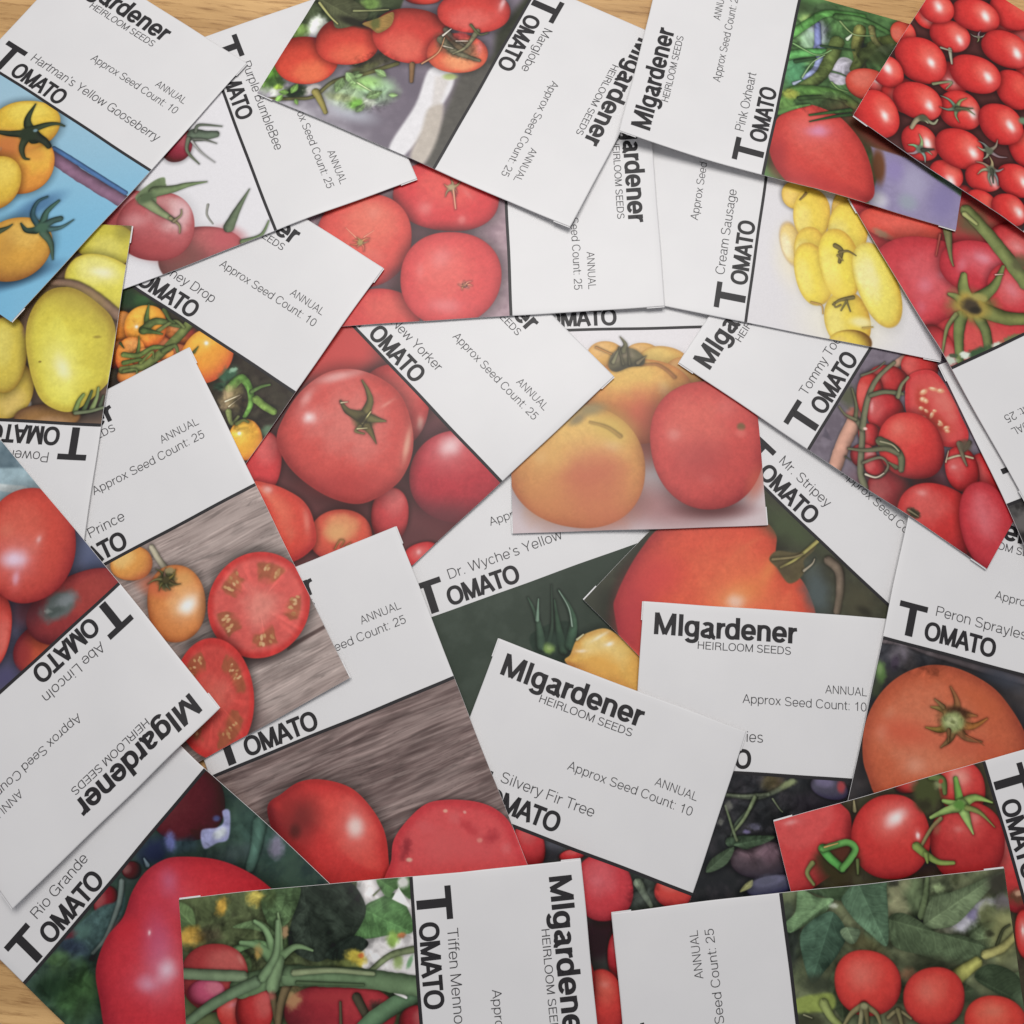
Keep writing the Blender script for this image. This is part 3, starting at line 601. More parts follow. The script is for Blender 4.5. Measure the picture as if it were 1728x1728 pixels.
  ('blob',(25.7,55.2),18.1,14.8,1.9,(198,104,76),0.98,0.6,0.35),
  ('blob',(26.4,50.2),9.9,7.7,1.9,(188,84,70),0.98,0.42,0.3),
  ('blob',(12.1,43.6),7.2,6.6,21.9,(222,172,92),0.9,0.5,0.3),
  ('blob',(11.6,57.5),7.6,8.7,22,(208,138,78),0.9,0.5,0.3),
  ('blob',(29.6,63.7),8.7,4.9,2,(200,110,76),0.9,0.5,0.3),
  ('blob',(34.2,35.2),8.4,6.1,21.9,(208,176,84),0.9,0.7,0.0),
  ('blob',(26.8,28.7),5.6,2.4,-8.2,(150,134,92),0.8,0.9,0.0),
  ('blob',(22.3,32),3.4,1.7,-28.1,(130,118,90),0.8,0.8,0.0),
  ('tube',[(26.6,33.1),(32,34.9),(36.2,38.1)],0.6,1.4,(150,116,62),{'soft': 0.6,'a': 0.7,'sh': 0.08}),
  ('tom',(64.9,41.6),19.2,21.8,-2.1,(203,76,70),{'dk': (160,56,58),'lt': (214,96,84),'L': (-0.18,-0.21),'sh': 0.25,'hl': [(54,38.1,3.1,2.8,1.9,0.55,(228,150,140)),(72.4,29,4.5,5,-18.1,0.3,(226,140,130)),(63.6,53.7,3.1,2.5,1.9,0.25,(226,140,130))]}),
  ('blob',(62.5,46.4),10.5,7.8,1.9,(172,64,64),0.9,0.6,0.0),
  ('blob',(79.8,55.4),3.3,6.6,21.9,(210,100,76),0.9,0.6,0.0),
  ('blob',(76.5,36.1),1.5,1.5,1.9,(124,92,60),0.5,1.0,0.0),
  ('blob',(76.2,38.3),2,1.7,1.9,(220,110,100),0.8,0.7,0.0)]),
 dict(key='newyorker', pos=(-0.4561, 1.6082), ang=-39.94, warp=(0.001, 0.0052, 0.0013), curl=[], name='New Yorker', count=25, tx=(0, 0), nx=0, tag=True, rule=True, label='seed packet of a big shiny red tomato with dark calyx, left of centre', ops=[
  ('bg',(104,62,62)),
  ('blob',(9.9,10.7),17.2,13.2,-56.7,(202,72,68),0.5,1.0,0.0),
  ('tom',(38.1,9.5),12.5,15.1,-46.6,(194,66,64),{'dk': (140,50,54),'lt': (210,90,84),'L': (-0.09,-0.35),'hl': [(49,6.5,1.5,3.4,-51.6,0.7,(236,200,180))]}),
  ('blob',(55.6,5.1),6.2,5.6,-16.5,(104,60,66),0.8,0.8,0.0),
  ('blob',(41.4,48.4),12,6,-26.5,(96,56,56),0.8,0.8,0.0),
  ('tom',(71.2,9.3),16,15.8,-46.5,(186,54,64),{'dk': (120,52,60),'lt': (200,76,80),'L': (-0.44,-0.27),'hl': [(61.7,4.3,5.3,4.4,-71.5,0.85,(240,214,214))]}),
  ('blob',(78.7,21.8),14.2,6,-46.4,(112,60,64),0.9,0.7,0.0),
  ('tom',(22.5,53.8),6.5,10.8,-46.5,(214,66,68),{'dk': (176,46,52)}),
  ('tom',(58.8,50.6),10.3,8.7,-46.4,(216,90,68),{'dk': (170,60,56),'lt': (224,150,100),'L': (-0.23,-0.2)}),
  ('tom',(65.2,34.5),6.3,9.3,-46.4,(198,68,70)),
  ('ptom',[(19.4,44.9),(15,37.2),(12.7,27.2),(14,17.3),(19.4,10.1),(27.9,5.7),(37,4.8),(46.3,8.3),(53.2,13.3),(57.6,20),(59,27.5),(56.1,38.1),(48.3,44.3),(38,47.6),(28,48)],(208,80,72),{'dk': (150,52,52),'lt': (216,112,102),'L': (-0.08,-0.14),'hl': [(17.5,15.8,10.6,2.3,-60.5,0.62,(240,206,200)),(15.8,28.4,4.2,2.2,-101.5,0.5,(240,206,200)),(21.6,32.3,2.9,2.5,-46.5,0.92,(246,228,226)),(51.3,14.5,1.5,7.5,-38.5,0.7,(232,190,160)),(36.1,10,3.3,0.8,-81.5,0.4,(240,190,170))],'soft': 0.2}),
  ('blob',(47.6,37.9),14.3,4.9,-46.5,(176,60,60),0.9,0.5,0.0),
  ('blob',(35.2,19.6),4.3,3.7,-26.6,(92,84,50),0.4,1,0.3),
  ('tube',[(33.7,18.3),(31.6,13.8),(28.1,11.8),(24.2,10.8)],3.4,0.6,(100,92,52)),
  ('tube',[(33.4,19.5),(28.8,21.4),(24.6,20.8)],3.7,0.7,(86,78,48)),
  ('tube',[(25.2,21.1),(26.5,19.3)],0.6,0.3,(200,190,150)),
  ('tube',[(35.9,17.6),(38,16.2),(40.3,14.5)],3.1,0.6,(104,98,58)),
  ('tube',[(37.4,20.1),(40.7,20.8),(44,21.8)],2.8,0.3,(96,86,50)),
  ('tube',[(35.9,21.7),(36,24),(38.6,22.6)],1.3,0.6,(110,100,60)),
  ('tube',[(35.5,20.6),(34.4,15.9)],0.8,0.4,(190,180,120)),
  ('blob',(34.6,19.8),1.7,1.9,-46.6,(56,48,30),0.6,0.9,0.2),
  ('tube',[(35.8,23.1),(37.9,20.5)],0.6,0.3,(200,190,140)),
  ('ptom',[(25.4,60.5),(29.3,56.7),(34.5,54),(41.6,52.2),(48.4,53.7),(55.3,59),(53.4,68.8),(44.1,69.3),(34.4,65.3)],(218,76,60),{'dk': (176,50,50),'lt': (228,110,84),'L': (-0.37,-0.05),'hl': [(30.4,58.3,2.2,1.6,-26.4,0.7,(236,200,190)),(47.7,56,1.4,4.9,-56.4,0.4,(236,180,160))]}),
  ('blob',(57.5,51),4.3,3.2,-46.4,(226,170,110),0.8,0.8,0.0),
  ('tube',[(60.6,54.8),(59.7,51.8),(60.9,51),(61.5,53)],0.5,0.3,(150,110,60)),
  ('tube',[(62.5,51.7),(62.8,49.8)],0.5,0.3,(160,120,70)),
  ('blob',(76.2,34.2),6.5,4.3,-56.4,(100,58,60),0.8,0.8,0.0),
  ('tom',(81.6,35.5),5.9,3.7,-66.4,(206,56,58),{'hl': [(80.7,35.7,1.1,1.1,-46.4,0.5)]})]),
 dict(key='eleven', pos=(-1.3799, -0.233), ang=28.56, warp=(0.0016, -0.0049, 0.0115), curl=[[1, 1, 0.001]], name='', count=25, tx=(0, 0), nx=0, tag=True, rule=True, label='seed packet showing a red tomato and a cut red half on dark brown boards', ops=[
  ('wood',0.3,(104,86,83),(150,131,126)),
  ('blob',(43.7,41.7),2,6.9,32.6,(90,60,58),0.8,0.8,0.0),
  ('ptom',[(13.8,15.5),(19.5,13.1),(25.9,11.9),(32.8,14),(40.1,19.5),(43.8,26.9),(45.2,34.9),(43.7,42.7),(40.6,49.2),(29.6,50.4),(17.1,42.1),(13.5,27)],(206,58,55),{'dk': (120,42,46),'lt': (220,80,70),'L': (0.41,-0.09),'hl': [(37.4,30.9,3.5,5.2,14.5,0.92,(236,214,206))],'soft': 0.1}),
  ('blob',(22.7,22.4),6.5,7.5,32.5,(118,50,48),0.9,0.85,0.0),
  ('blob',(19.5,25.3),2,2.5,22.5,(70,44,40),0.8,0.6,0.0),
  ('blob',(19.4,17.9),3,4,22.5,(150,50,48),0.8,0.6,0.0),
  ('ptom',[(44.2,44),(48.2,37.8),(58.5,33),(66.4,34),(75.6,38.6),(80.8,44.4),(82.6,51.5),(82.7,62.1),(76.2,69.8),(40.3,54.8)],(204,62,68),{'dk': (170,46,54),'lt': (214,80,82),'L': (0.04,-0.09),'soft': 0.1,'R': 5.5}),
  ('blob',(59.8,45.2),10,7,22.5,(212,92,92),0.9,0.7,0.4),
  ('blob',(71.3,52.1),7.5,6,22.6,(210,88,90),0.9,0.6,0.4),
  ('blob',(66.7,40.1),2.5,2,22.5,(214,100,100),0.7,0.6,0.4),
  ('blob',(49.6,42.6),1.7,3.5,32.5,(140,44,52),0.9,0.8,0.5),
  ('blob',(49.3,46.1),1.1,0.7,22.6,(220,170,150),0.6,1.0,0.0),
  ('blob',(75.1,49.5),2.8,2,-17.5,(170,50,58),0.9,0.7,0.5),
  ('blob',(57.8,39.1),3,2,42.5,(212,92,94),0.9,0.6,0.5),
  ('blob',(71.5,49),1,0.8,22.5,(220,130,120),0.6,1.0,0.0),
  ('blob',(64.9,37),0.8,0.6,22.5,(228,160,140),0.6,1.0,0.0),
  ('blob',(70.3,39.6),0.6,0.5,52.5,(224,150,140),0.6,1.0,0.0),
  ('blob',(69.6,44),3.5,1.5,62.5,(186,56,62),0.8,0.6,0.4),
  ('blob',(78.1,54.4),1.5,2,22.5,(220,110,110),0.8,0.6,0.4)]),
 dict(key='tommytoe', pos=(0.5729, 1.0571), ang=63.06, warp=(0.0006, 0.0019, -0.0273), curl=[], name='Tommy Toe', count=25, tx=(0, 0), nx=0, tag=True, rule=True, label='seed packet of red cherry tomatoes with one seedy cut half on grey stems, right side', ops=[
  ('bg',(122,112,124)),
  ('mot',5.2,(96,86,96),0.6),
  ('mot',2.9,(150,140,152),0.3),
  ('poly',[(9.8,1.3),(7.2,5.5),(6.7,1.8)],(96,88,100),{'soft': 0.3}),
  ('tube',[(16.8,8.5),(9,9),(-0.7,10.8)],5.1,4.7,(190,142,122)),
  ('tube',[(46.7,11.8),(42.5,10.3),(37.8,9.6)],2.9,2.3,(186,140,120)),
  ('blob',(23.7,2.5),3.4,4.6,55.1,(86,90,66),0.7,0.9,0.4),
  ('blob',(19.2,7),2.9,2.3,55.2,(190,100,80),0.6,0.8,0.4),
  ('blob',(6.5,34.6),18.4,11.2,55.3,(96,36,38),0.8,0.95,0.0),
  ('tom',(46.9,17.7),6.4,5.8,55.1,(202,52,50)),
  ('tom',(37.3,10.9),7.2,4.6,65.1,(190,50,50)),
  ('tom',(28.5,8.3),4.6,8,65.1,(208,58,52)),
  ('tom',(26.1,15.9),6.7,7.1,55.2,(188,46,50),{'hl': [(25.3,10.8,0.9,2.9,65.2,0.4)]}),
  ('tom',(16.6,15.1),4,4,55.2,(190,50,52)),
  ('ptom',[(33.5,19.5),(40.9,16.1),(45.6,17.8),(48.7,22.7),(46,29.5),(40.1,38),(36.1,43.1),(31.2,43.5),(27.2,37.3),(26.6,30.5),(29.6,22.9)],(204,58,60),{'dk': (170,44,50),'lt': (212,76,74),'L': (0.09,-0.05),'R': 2.9,'soft': 0.2}),
  ('blob',(37.2,29.4),6.9,11.7,31.2,(214,84,78),0.3,0.9,0.1),
  ('blob',(36.5,24.9),2.3,6.3,45.2,(186,62,50),0.6,0.8,0.3),
  ('blob',(33.7,31.7),6.3,2.6,90.2,(186,62,50),0.6,0.8,0.3),
  ('blob',(41.3,30.8),3.4,6.9,30.2,(224,120,108),0.8,0.8,0.3),
  ('blob',(41.8,26.5),2.9,1.7,55.1,(214,100,90),0.8,0.7,0.4),
  ('blob',(40.2,23.1),1.7,1,25.1,(226,160,120),0.6,1,0.0),
  ('blob',(40.3,22.8),0.9,0.5,25.1,(240,206,170),0.6,0.9,0.0),
  ('blob',(43,25.2),1.7,0.8,65.1,(226,160,120),0.6,1,0.0),
  ('blob',(43.1,24.9),0.9,0.4,65.1,(240,206,170),0.6,0.9,0.0),
  ('blob',(43.9,27.7),1.5,0.9,55.1,(226,160,120),0.6,1,0.0),
  ('blob',(44,27.4),0.7,0.5,55.1,(240,206,170),0.6,0.9,0.0),
  ('blob',(37.8,24.2),1.3,1.1,55.1,(226,160,120),0.6,1,0.0),
  ('blob',(37.8,23.9),0.6,0.6,55.1,(240,206,170),0.6,0.9,0.0),
  ('blob',(34.7,25.2),1,0.8,55.2,(226,160,120),0.6,1,0.0),
  ('blob',(34.8,24.9),0.5,0.4,55.2,(240,206,170),0.6,0.9,0.0),
  ('blob',(34.9,27.1),0.9,0.7,95.2,(226,160,120),0.6,1,0.0),
  ('blob',(35,26.8),0.5,0.3,95.2,(240,206,170),0.6,0.9,0.0),
  ('blob',(32.1,27.5),1.1,0.9,55.2,(226,160,120),0.6,1,0.0),
  ('blob',(32.2,27.2),0.6,0.4,55.2,(240,206,170),0.6,0.9,0.0),
  ('blob',(34.8,29.4),1.5,0.7,-4.8,(226,160,120),0.6,1,0.0),
  ('blob',(34.9,29.1),0.7,0.4,-4.8,(240,206,170),0.6,0.9,0.0),
  ('blob',(37.9,25.4),0.9,1,85.2,(226,160,120),0.6,1,0.0),
  ('blob',(38,25.1),0.5,0.5,85.2,(240,206,170),0.6,0.9,0.0),
  ('blob',(34,33.2),1.3,0.7,115.2,(226,160,120),0.6,1,0.0),
  ('blob',(34.1,32.9),0.6,0.4,115.2,(240,206,170),0.6,0.9,0.0),
  ('blob',(33.6,35.7),1.3,0.8,35.2,(226,160,120),0.6,1,0.0),
  ('blob',(33.7,35.4),0.6,0.4,35.2,(240,206,170),0.6,0.9,0.0),
  ('blob',(32.8,36.5),1,0.7,55.2,(226,160,120),0.6,1,0.0),
  ('blob',(32.9,36.2),0.5,0.3,55.2,(240,206,170),0.6,0.9,0.0),
  ('blob',(33.3,33.2),0.8,0.7,55.2,(226,160,120),0.6,1,0.0),
  ('blob',(33.4,32.9),0.4,0.3,55.2,(240,206,170),0.6,0.9,0.0),
  ('blob',(36.6,29.5),0.8,0.6,55.2,(226,160,120),0.6,1,0.0),
  ('blob',(36.6,29.2),0.4,0.3,55.2,(240,206,170),0.6,0.9,0.0),
  ('tom',(2.8,30.3),7.8,8.4,55.3,(140,40,44),{'dk': (80,28,30)}),
  ('tom',(9,16.9),4.5,4.2,55.2,(192,62,66),{'hl': [(11.3,18.2,1.7,1.9,55.2,0.3)]}),
  ('tom',(8.4,21.9),3.9,3.4,55.2,(180,50,54)),
  ('tom',(21.2,28.6),11.2,11.6,55.2,(210,58,54),{'dk': (130,36,40),'lt': (220,84,72),'L': (0.2,-0.4),'hl': [(24.1,22,3.4,2.8,25.2,0.3,(236,170,150))]}),
  ('tom',(28,55),5.1,7.3,25.3,(196,50,52)),
  ('tom',(24,46.9),5.9,7.9,55.2,(196,50,52),{'hl': [(23.1,44.1,1.4,1.1,55.2,0.3)]}),
  ('blob',(1.6,63),16.5,11,55.4,(120,40,46),0.8,1,0.0),
  ('tom',(4.3,48.4),14.7,11.9,75.3,(200,52,50),{'dk': (130,36,42),'L': (0.17,-0.44),'hl': [(8.9,39.1,2.2,1.4,65.3,0.3)]}),
  ('tom',(12.4,63.5),9.5,15.2,45.3,(196,56,64),{'dk': (140,36,48),'lt': (212,90,96),'L': (0.12,-0.18),'hl': [(13.9,60.8,2.8,8.3,45.3,0.25,(226,150,160))]}),
  ('tube',[(18.6,8.1),(16.5,11.9),(10,15.4),(3.5,18.8),(0,22.4)],1.9,2.5,(108,108,84)),
  ('tube',[(17,11.7),(24.7,8.9),(30.8,7.6),(36.4,7.7),(43.3,9.5)],2.3,1.3,(110,110,84)),
  ('tube',[(28.6,8.6),(32.4,12),(35.4,17.3)],1.7,1.5,(100,104,78)),
  ('tube',[(33.6,16.6),(37.7,15.6),(41.6,16.1)],1.7,1,(116,116,86)),
  ('tube',[(18.6,8.1),(22.7,6),(26.8,2)],1.5,0.7,(96,98,70)),
  ('tube',[(32.8,2.5),(37,5.4),(41.5,6.8)],1,0.5,(96,96,76)),
  ('tube',[(18.1,8.4),(17.6,4.7),(18.8,1.4)],1.3,0.7,(104,102,76)),
  ('tube',[(16.6,19.1),(17.3,23.9),(15.8,27.7),(12,29.6)],3.4,2,(98,102,74)),
  ('tube',[(8.2,11.4),(11,16.4),(15.4,21.7),(16.5,25.7)],0.9,2.3,(100,100,76)),
  ('tube',[(16.6,19.1),(17.9,22.9),(17.3,25.9)],0.8,0.6,(150,146,116)),
  ('tube',[(5.2,11.9),(5.2,13.9)],0.7,0.3,(70,70,56)),
  ('tube',[(6.9,17.8),(11.8,21.8),(10.8,25.4),(5.9,24.9),(4,20.5)],1.1,0.8,(104,100,80)),
  ('tube',[(11.8,27.7),(11.9,25)],1.7,0.6,(90,94,66)),
  ('tube',[(4,20.5),(5,23.8),(7.8,25.4)],0.9,0.4,(190,180,160)),
  ('tube',[(24.3,40.9),(27.9,44.1),(29.7,48.2)],0.8,0.8,(176,166,134)),
  ('tube',[(31.3,42.2),(28,45.3),(26.2,47.6)],2.3,0.7,(110,100,80)),
  ('tube',[(33.8,44.7),(30.3,44.7)],1.5,0.8,(80,76,60)),
  ('tube',[(23,41),(27,40)],0.6,0.3,(180,166,140)),
  ('blob',(31.8,43.9),2.3,2.3,55.2,(96,86,70),0.6,0.9,0.3),
  ('blob',(1.4,39.8),2.4,1.8,75.3,(70,66,50),0.5,1,0.4),
  ('tube',[(1.5,38.1),(1.5,42)],0.9,0.4,(120,112,86)),
  ('blob',(17.4,12.7),0.8,0.6,55.2,(240,200,190),0.6,1.0,0.0)]),
 dict(key='cream', pos=(0.214, 1.3185), ang=86.38, warp=(0.0002, -0.0182, -0.0255), curl=[], name='Cream Sausage', count=25, tx=(0, 0), nx=0, tag=False, rule=True, label='white seed packet with long pale yellow sausage-shaped tomatoes in a heap', ops=[
  ('bg',(220,217,219)),
  ('blob',(9.1,35),17.8,15.4,78.3,(236,230,206),0.9,0.8,0.0),
  ('blob',(27,14.3),7.2,12.1,78.2,(238,226,190),0.9,0.7,0.0),
  ('tom',(31.7,12.5),3.8,8.2,70.2,(236,208,128),{'dk': (220,180,90),'lt': (242,228,180),'sh': 0.05,'soft': 0.6}),
  ('tom',(50.7,12.5),6.2,5.5,78.1,(234,196,66),{'dk': (214,160,44)}),
  ('tom',(47.9,29.3),4.3,8,88.1,(236,192,70),{'sh': 0.1}),
  ('tom',(44.3,18.2),6.7,9.8,83.1,(236,206,66),{'dk': (228,186,60),'lt': (240,218,110),'sh': 0.1}),
  ('tom',(41.4,31.8),7.3,10.4,90.1,(236,210,72),{'dk': (228,188,60),'lt': (240,222,120),'sh': 0.1}),
  ('tom',(30.6,19.3),5.6,9.1,82.2,(234,204,70),{'dk': (228,186,58),'lt': (240,222,120),'sh': 0.07}),
  ('tom',(22.3,21.5),6.7,11.4,72.2,(237,213,66),{'dk': (224,182,56),'lt': (240,222,104),'sh': 0.07}),
  ('tom',(8,35.6),8,10.7,70.3,(230,204,66),{'dk': (220,178,56),'lt': (238,220,110),'sh': 0.07}),
  ('blob',(8.1,40.5),4.4,2.1,86.3,(240,232,176),0.7,0.8,0.0),
  ('tom',(27.9,30.4),7.5,13,74.2,(238,216,66),{'dk': (226,184,54),'lt': (242,224,104),'sh': 0.08}),
  ('blob',(18.3,29.2),5.4,4.2,78.2,(238,208,80),0.8,0.6,0.0),
  ('tom',(0.3,37.5),7.5,4.4,78.3,(230,202,66),{'sh': 0}),
  ('tom',(23.1,44.6),7.7,15.7,64.2,(237,221,90),{'dk': (216,180,56),'lt': (240,230,150),'L': (0.02,-0.4),'sh': 0.08,'hl': [(27.1,41.9,2.4,7.8,68.2,0.6,(238,228,160))]}),
  ('tube',[(12.6,29.9),(14.6,32),(16.5,36.5)],0.8,1.6,(112,100,58),{'sh': 0.1}),
  ('tube',[(13.3,30.1),(11.8,30.8),(12.9,32.5)],0.6,0.7,(120,106,60),{'sh': 0.1}),
  ('tube',[(14.8,34.4),(11,32.9)],0.8,0.6,(120,110,60),{'sh': 0.1}),
  ('tube',[(14.8,34.4),(11.3,36.2)],0.8,0.5,(106,96,56),{'sh': 0.1}),
  ('tube',[(11.9,22.2),(11.5,25.8),(8.6,26.7)],0.8,0.5,(180,140,70),{'sh': 0.1}),
  ('tube',[(6.2,41.3),(7.2,44.7)],0.7,0.5,(180,150,70),{'sh': 0.1}),
  ('tube',[(34.4,28.1),(33,30.5),(28.6,30.3)],1.8,1.3,(112,98,52),{'sh': 0.1}),
  ('tube',[(32.2,29.9),(33.2,32.8),(32.1,35.9)],1.2,0.4,(106,92,52),{'sh': 0.1}),
  ('tube',[(30.9,29.5),(29.4,31.4)],1.1,0.5,(130,112,60),{'sh': 0.1}),
  ('tube',[(49,13.3),(50.9,14.6),(51.9,15.1)],0.6,1.1,(120,96,50),{'sh': 0.1}),
  ('blob',(41.8,42.7),3.7,1.8,48.1,(208,204,190),0.7,0.7,0.0)]),
 dict(key='seven', pos=(0.337, 2.2781), ang=-81.07, warp=(0.0002, 0.0161, 0.0247), curl=[], name='', count=25, tx=(0, 0), nx=0, tag=True, rule=True, label='seed packet of four plain red tomatoes on mauve cloth, above the shiny red tomato packet', ops=[
  ('bg',(168,140,148)),
  ('mot',5.5,(196,168,176),0.7),
  ('mot',2.4,(140,112,124),0.4),
  ('blob',(50.3,29.9),9.5,5.3,-76.7,(112,72,78),0.8,0.8,0.0),
  ('tom',(36.5,21),18.3,13.6,-78.7,(216,58,62),{'dk': (160,36,46),'lt': (226,84,78),'L': (-0.21,-0.01),'hl': [(41.1,28.6,3.7,3.7,-66.7,0.45,(236,170,160)),(45.9,15.8,2,2.4,-86.7,0.45,(236,170,160)),(36.3,13.5,3.6,1.2,-36.7,0.25,(236,170,160))],'sh': 0.35}),
  ('star',(33.5,18.9),3.7,6,-66.7,(150,112,76),{'w': 1.4}),
  ('tube',[(34.2,18.4),(41.7,17.8)],0.8,0.5,(214,150,120)),
  ('blob',(33.4,19.1),1.6,1.3,-86.7,(180,160,120),0.6,1.0,0.0),
  ('tom',(51.3,49.8),16.8,17.2,-86.7,(221,82,72),{'dk': (176,44,50),'lt': (230,112,92),'L': (-0.31,-0.1),'hl': [(41.3,46.3,3.5,2.9,-56.7,0.35,(236,160,140)),(57.9,46.4,4.7,3.5,-66.7,0.25,(236,160,140))],'sh': 0.35}),
  ('star',(52.2,51.1),2.7,7,-86.6,(196,120,84),{'w': 0.9}),
  ('blob',(52.2,51.1),1.1,1.3,-86.6,(170,150,90),0.6,1.0,0.0),
  ('tube',[(50.3,49.8),(48.1,46.3)],0.5,0.2,(236,150,120),{'sh': 0}),
  ('tube',[(50.2,52.6),(46.3,56)],0.5,0.2,(236,150,120),{'sh': 0}),
  ('blob',(68.8,37.6),6.4,6.4,-86.6,(98,58,62),0.8,0.8,0.0),
  ('tom',(81.5,45),14.3,11.5,-78.5,(214,70,68),{'dk': (165,44,50),'lt': (224,92,82),'L': (-0.3,-0.2)}),
  ('tom',(67.4,20.4),17,17.5,-86.6,(221,74,74),{'dk': (178,46,54),'lt': (230,98,90),'L': (-0.11,0.09),'hl': [(59.9,23.6,4.7,5.2,-71.6,0.4,(238,160,160)),(77.5,22.6,7,3.5,-81.6,0.5,(238,160,160)),(64.4,30.7,1.7,3.5,-86.6,0.25,(238,160,160))],'sh': 0.35}),
  ('blob',(70.4,15.6),2.4,1.5,-66.6,(230,130,110),0.7,0.9,0.0),
  ('star',(70.4,15.6),2.1,6,-86.6,(214,140,110),{'w': 0.7})]),
 dict(key='eydrop', pos=(-1.5982, 1.7663), ang=-26.53, warp=(0.0008, 0.0055, 0.0069), curl=[], name='Honey Drop', count=10, tx=(0, 0), nx=0, tag=True, rule=True, label='seed packet of small glossy orange cherry tomatoes on dark soil, left of centre', ops=[
  ('bg',(54,46,40)),
  ('mot',3.9,(70,66,52),0.6),
  ('blob',(18.2,3.6),6.9,3.5,-13.2,(60,96,56),0.7,0.95,0.4),
  ('blob',(13.7,5.2),4.6,4,-33.2,(44,64,44),0.7,0.9,0.3),
  ('tom',(19.2,14.2),4,6.3,-33.2,(222,132,40)),
  ('tom',(23.9,22.2),4,5.1,-33.2,(160,88,40)),
  ('tom',(35.4,10.6),9.7,6.6,-33.2,(228,112,54),{'dk': (180,70,40),'L': (0.18,0.24)}),
  ('tom',(36.2,5.2),6.3,3.4,-3.2,(224,128,56)),
  ('blob',(40.3,3.2),3.4,2.3,-3.2,(176,66,56),0.7,0.9,0.0),
  ('tom',(25.6,9.3),7.3,7.6,-33.2,(240,164,42),{'dk': (214,104,36),'lt': (246,190,60),'L': (-0.54,-0.38),'hl': [(23,11.1,0.9,0.9,-33.2,1)]}),
  ('tom',(27.2,20.1),5.1,6.2,-33.2,(238,146,48),{'dk': (206,90,40)}),
  ('tom',(31.7,18.5),4.5,3.4,-33.2,(234,140,50)),
  ('tom',(32.2,25.7),5.1,3.4,-33.1,(232,146,60)),
  ('tom',(37,13.7),3.4,2.3,-33.2,(236,150,60)),
  ('tom',(49.5,6.5),8.6,9.8,-5.2,(240,160,44),{'dk': (214,96,48),'lt': (246,184,56),'L': (-0.61,-0.33),'hl': [(46.8,2.8,1,1,-33.2,1)]}),
  ('tube',[(37.8,0.7),(37.2,7.3),(35.5,15.3),(33.1,21.4),(28.2,25.9)],3.4,2.6,(112,124,66)),
  ('tube',[(26.4,8.8),(24.1,6.8),(21.9,2.5)],2.5,0.5,(86,106,54)),
  ('tube',[(25.7,10.7),(27.6,5.9),(35.3,3)],3.2,1.6,(92,108,60)),
  ('tube',[(30.2,8.4),(32.8,2.5),(37,2.5)],1.5,0.9,(106,116,66)),
  ('tube',[(25.8,10.9),(29,9.5),(32.1,8.5)],2.3,0.5,(76,96,50)),
  ('tube',[(27.5,1.1),(31,2.9),(33.2,3)],1.7,0.8,(74,90,50)),
  ('tube',[(29.4,19.3),(27.8,16.2),(25.8,13.4)],1.7,0.3,(92,112,52)),
  ('tube',[(25.3,21.3),(29.7,18.8),(32.3,13.9),(37.4,11.3)],1.9,1.5,(98,116,58)),
  ('tube',[(31.8,20.5),(32.8,15.4),(34.5,16.7)],1.4,0.7,(110,122,60)),
  ('tube',[(27.1,23.6),(31.1,19.6)],1.7,1.1,(86,106,52)),
  ('tube',[(28.9,25.9),(31.8,23.3),(33.3,24.3)],1.4,0.6,(96,110,60)),
  ('tube',[(45.1,7.7),(45.2,5.4)],1.1,0.3,(80,90,44)),
  ('tube',[(35.9,13),(38.1,9.5),(40.4,10.7)],1.9,1.1,(88,102,56)),
  ('tube',[(21.9,18.7),(23.9,19.4)],1,0.3,(60,76,44)),
  ('blob',(59.7,7.8),4,2.8,-63.1,(62,100,74),0.6,0.95,0.4),
  ('blob',(60.1,5.5),1.7,0.9,-53.1,(150,190,160),0.6,0.9,0.3),
  ('blob',(59.8,12.5),2.3,1.7,-33.1,(52,84,62),0.6,0.9,0.3),
  ('tube',[(62.9,11.2),(64.2,6.2),(69,7.9),(72.1,12),(72.8,16.2)],3.4,1.5,(106,156,66)),
  ('blob',(65,13.9),3.4,4.5,-13.1,(196,170,124),0.6,0.9,0.4),
  ('blob',(66.5,12.2),2.2,5.1,-23.1,(120,110,70),0.7,0.7,0.4),
  ('tube',[(64.2,15.7),(67.1,11.2)],0.6,0.3,(230,214,180)),
  ('tube',[(66.2,16.5),(67.9,11.3)],0.4,0.3,(224,206,170)),
  ('blob',(68.9,12.7),2.2,2.8,-33.1,(60,50,40),0.7,0.9,0.2),
  ('tube',[(67.2,17.9),(70.5,20.5),(71,17.4)],2.2,1.1,(120,130,76)),
  ('tube',[(72.6,9.3),(76.2,9.6),(80,9.5)],2.8,2.5,(116,146,66)),
  ('tube',[(69.7,8.1),(71.5,4.9),(73.6,2.7)],1.5,0.8,(90,120,62)),
  ('blob',(82.5,15.3),3.9,1.9,-53.1,(100,130,100),0.6,0.9,0.3),
  ('tom',(77.7,22.4),5.6,7.1,-43,(240,176,44),{'dk': (220,120,40),'lt': (246,196,60),'L': (-0.43,-0.08),'hl': [(74.6,21.8,0.8,0.8,-33,1)]}),
  ('tube',[(71.9,19.6),(73,17.4),(74.8,17)],1.5,0.8,(110,120,60)),
  ('rough',(70,13.3),12.9,11.2,-13.1,0.6,2.8),
  ('rough',(30.6,14.4),13.7,11.4,-33.2,0.3,2.3)]),
 dict(key='bumblebee', pos=(-1.0981, 2.6079), ang=-61.2, warp=(-0.0049, 0.0036, 0.0038), curl=[], name='Purple BumbleBee', count=25, tx=(0, 0), nx=0, tag=True, rule=True, label='seed packet of dusky pink tomatoes with curled calyxes on plain white, upper left', ops=[
  ('bg',(226,224,227)),
  ('blob',(89.8,28.6),15.2,3.5,-87.8,(190,170,172),0.9,0.8,0.0),
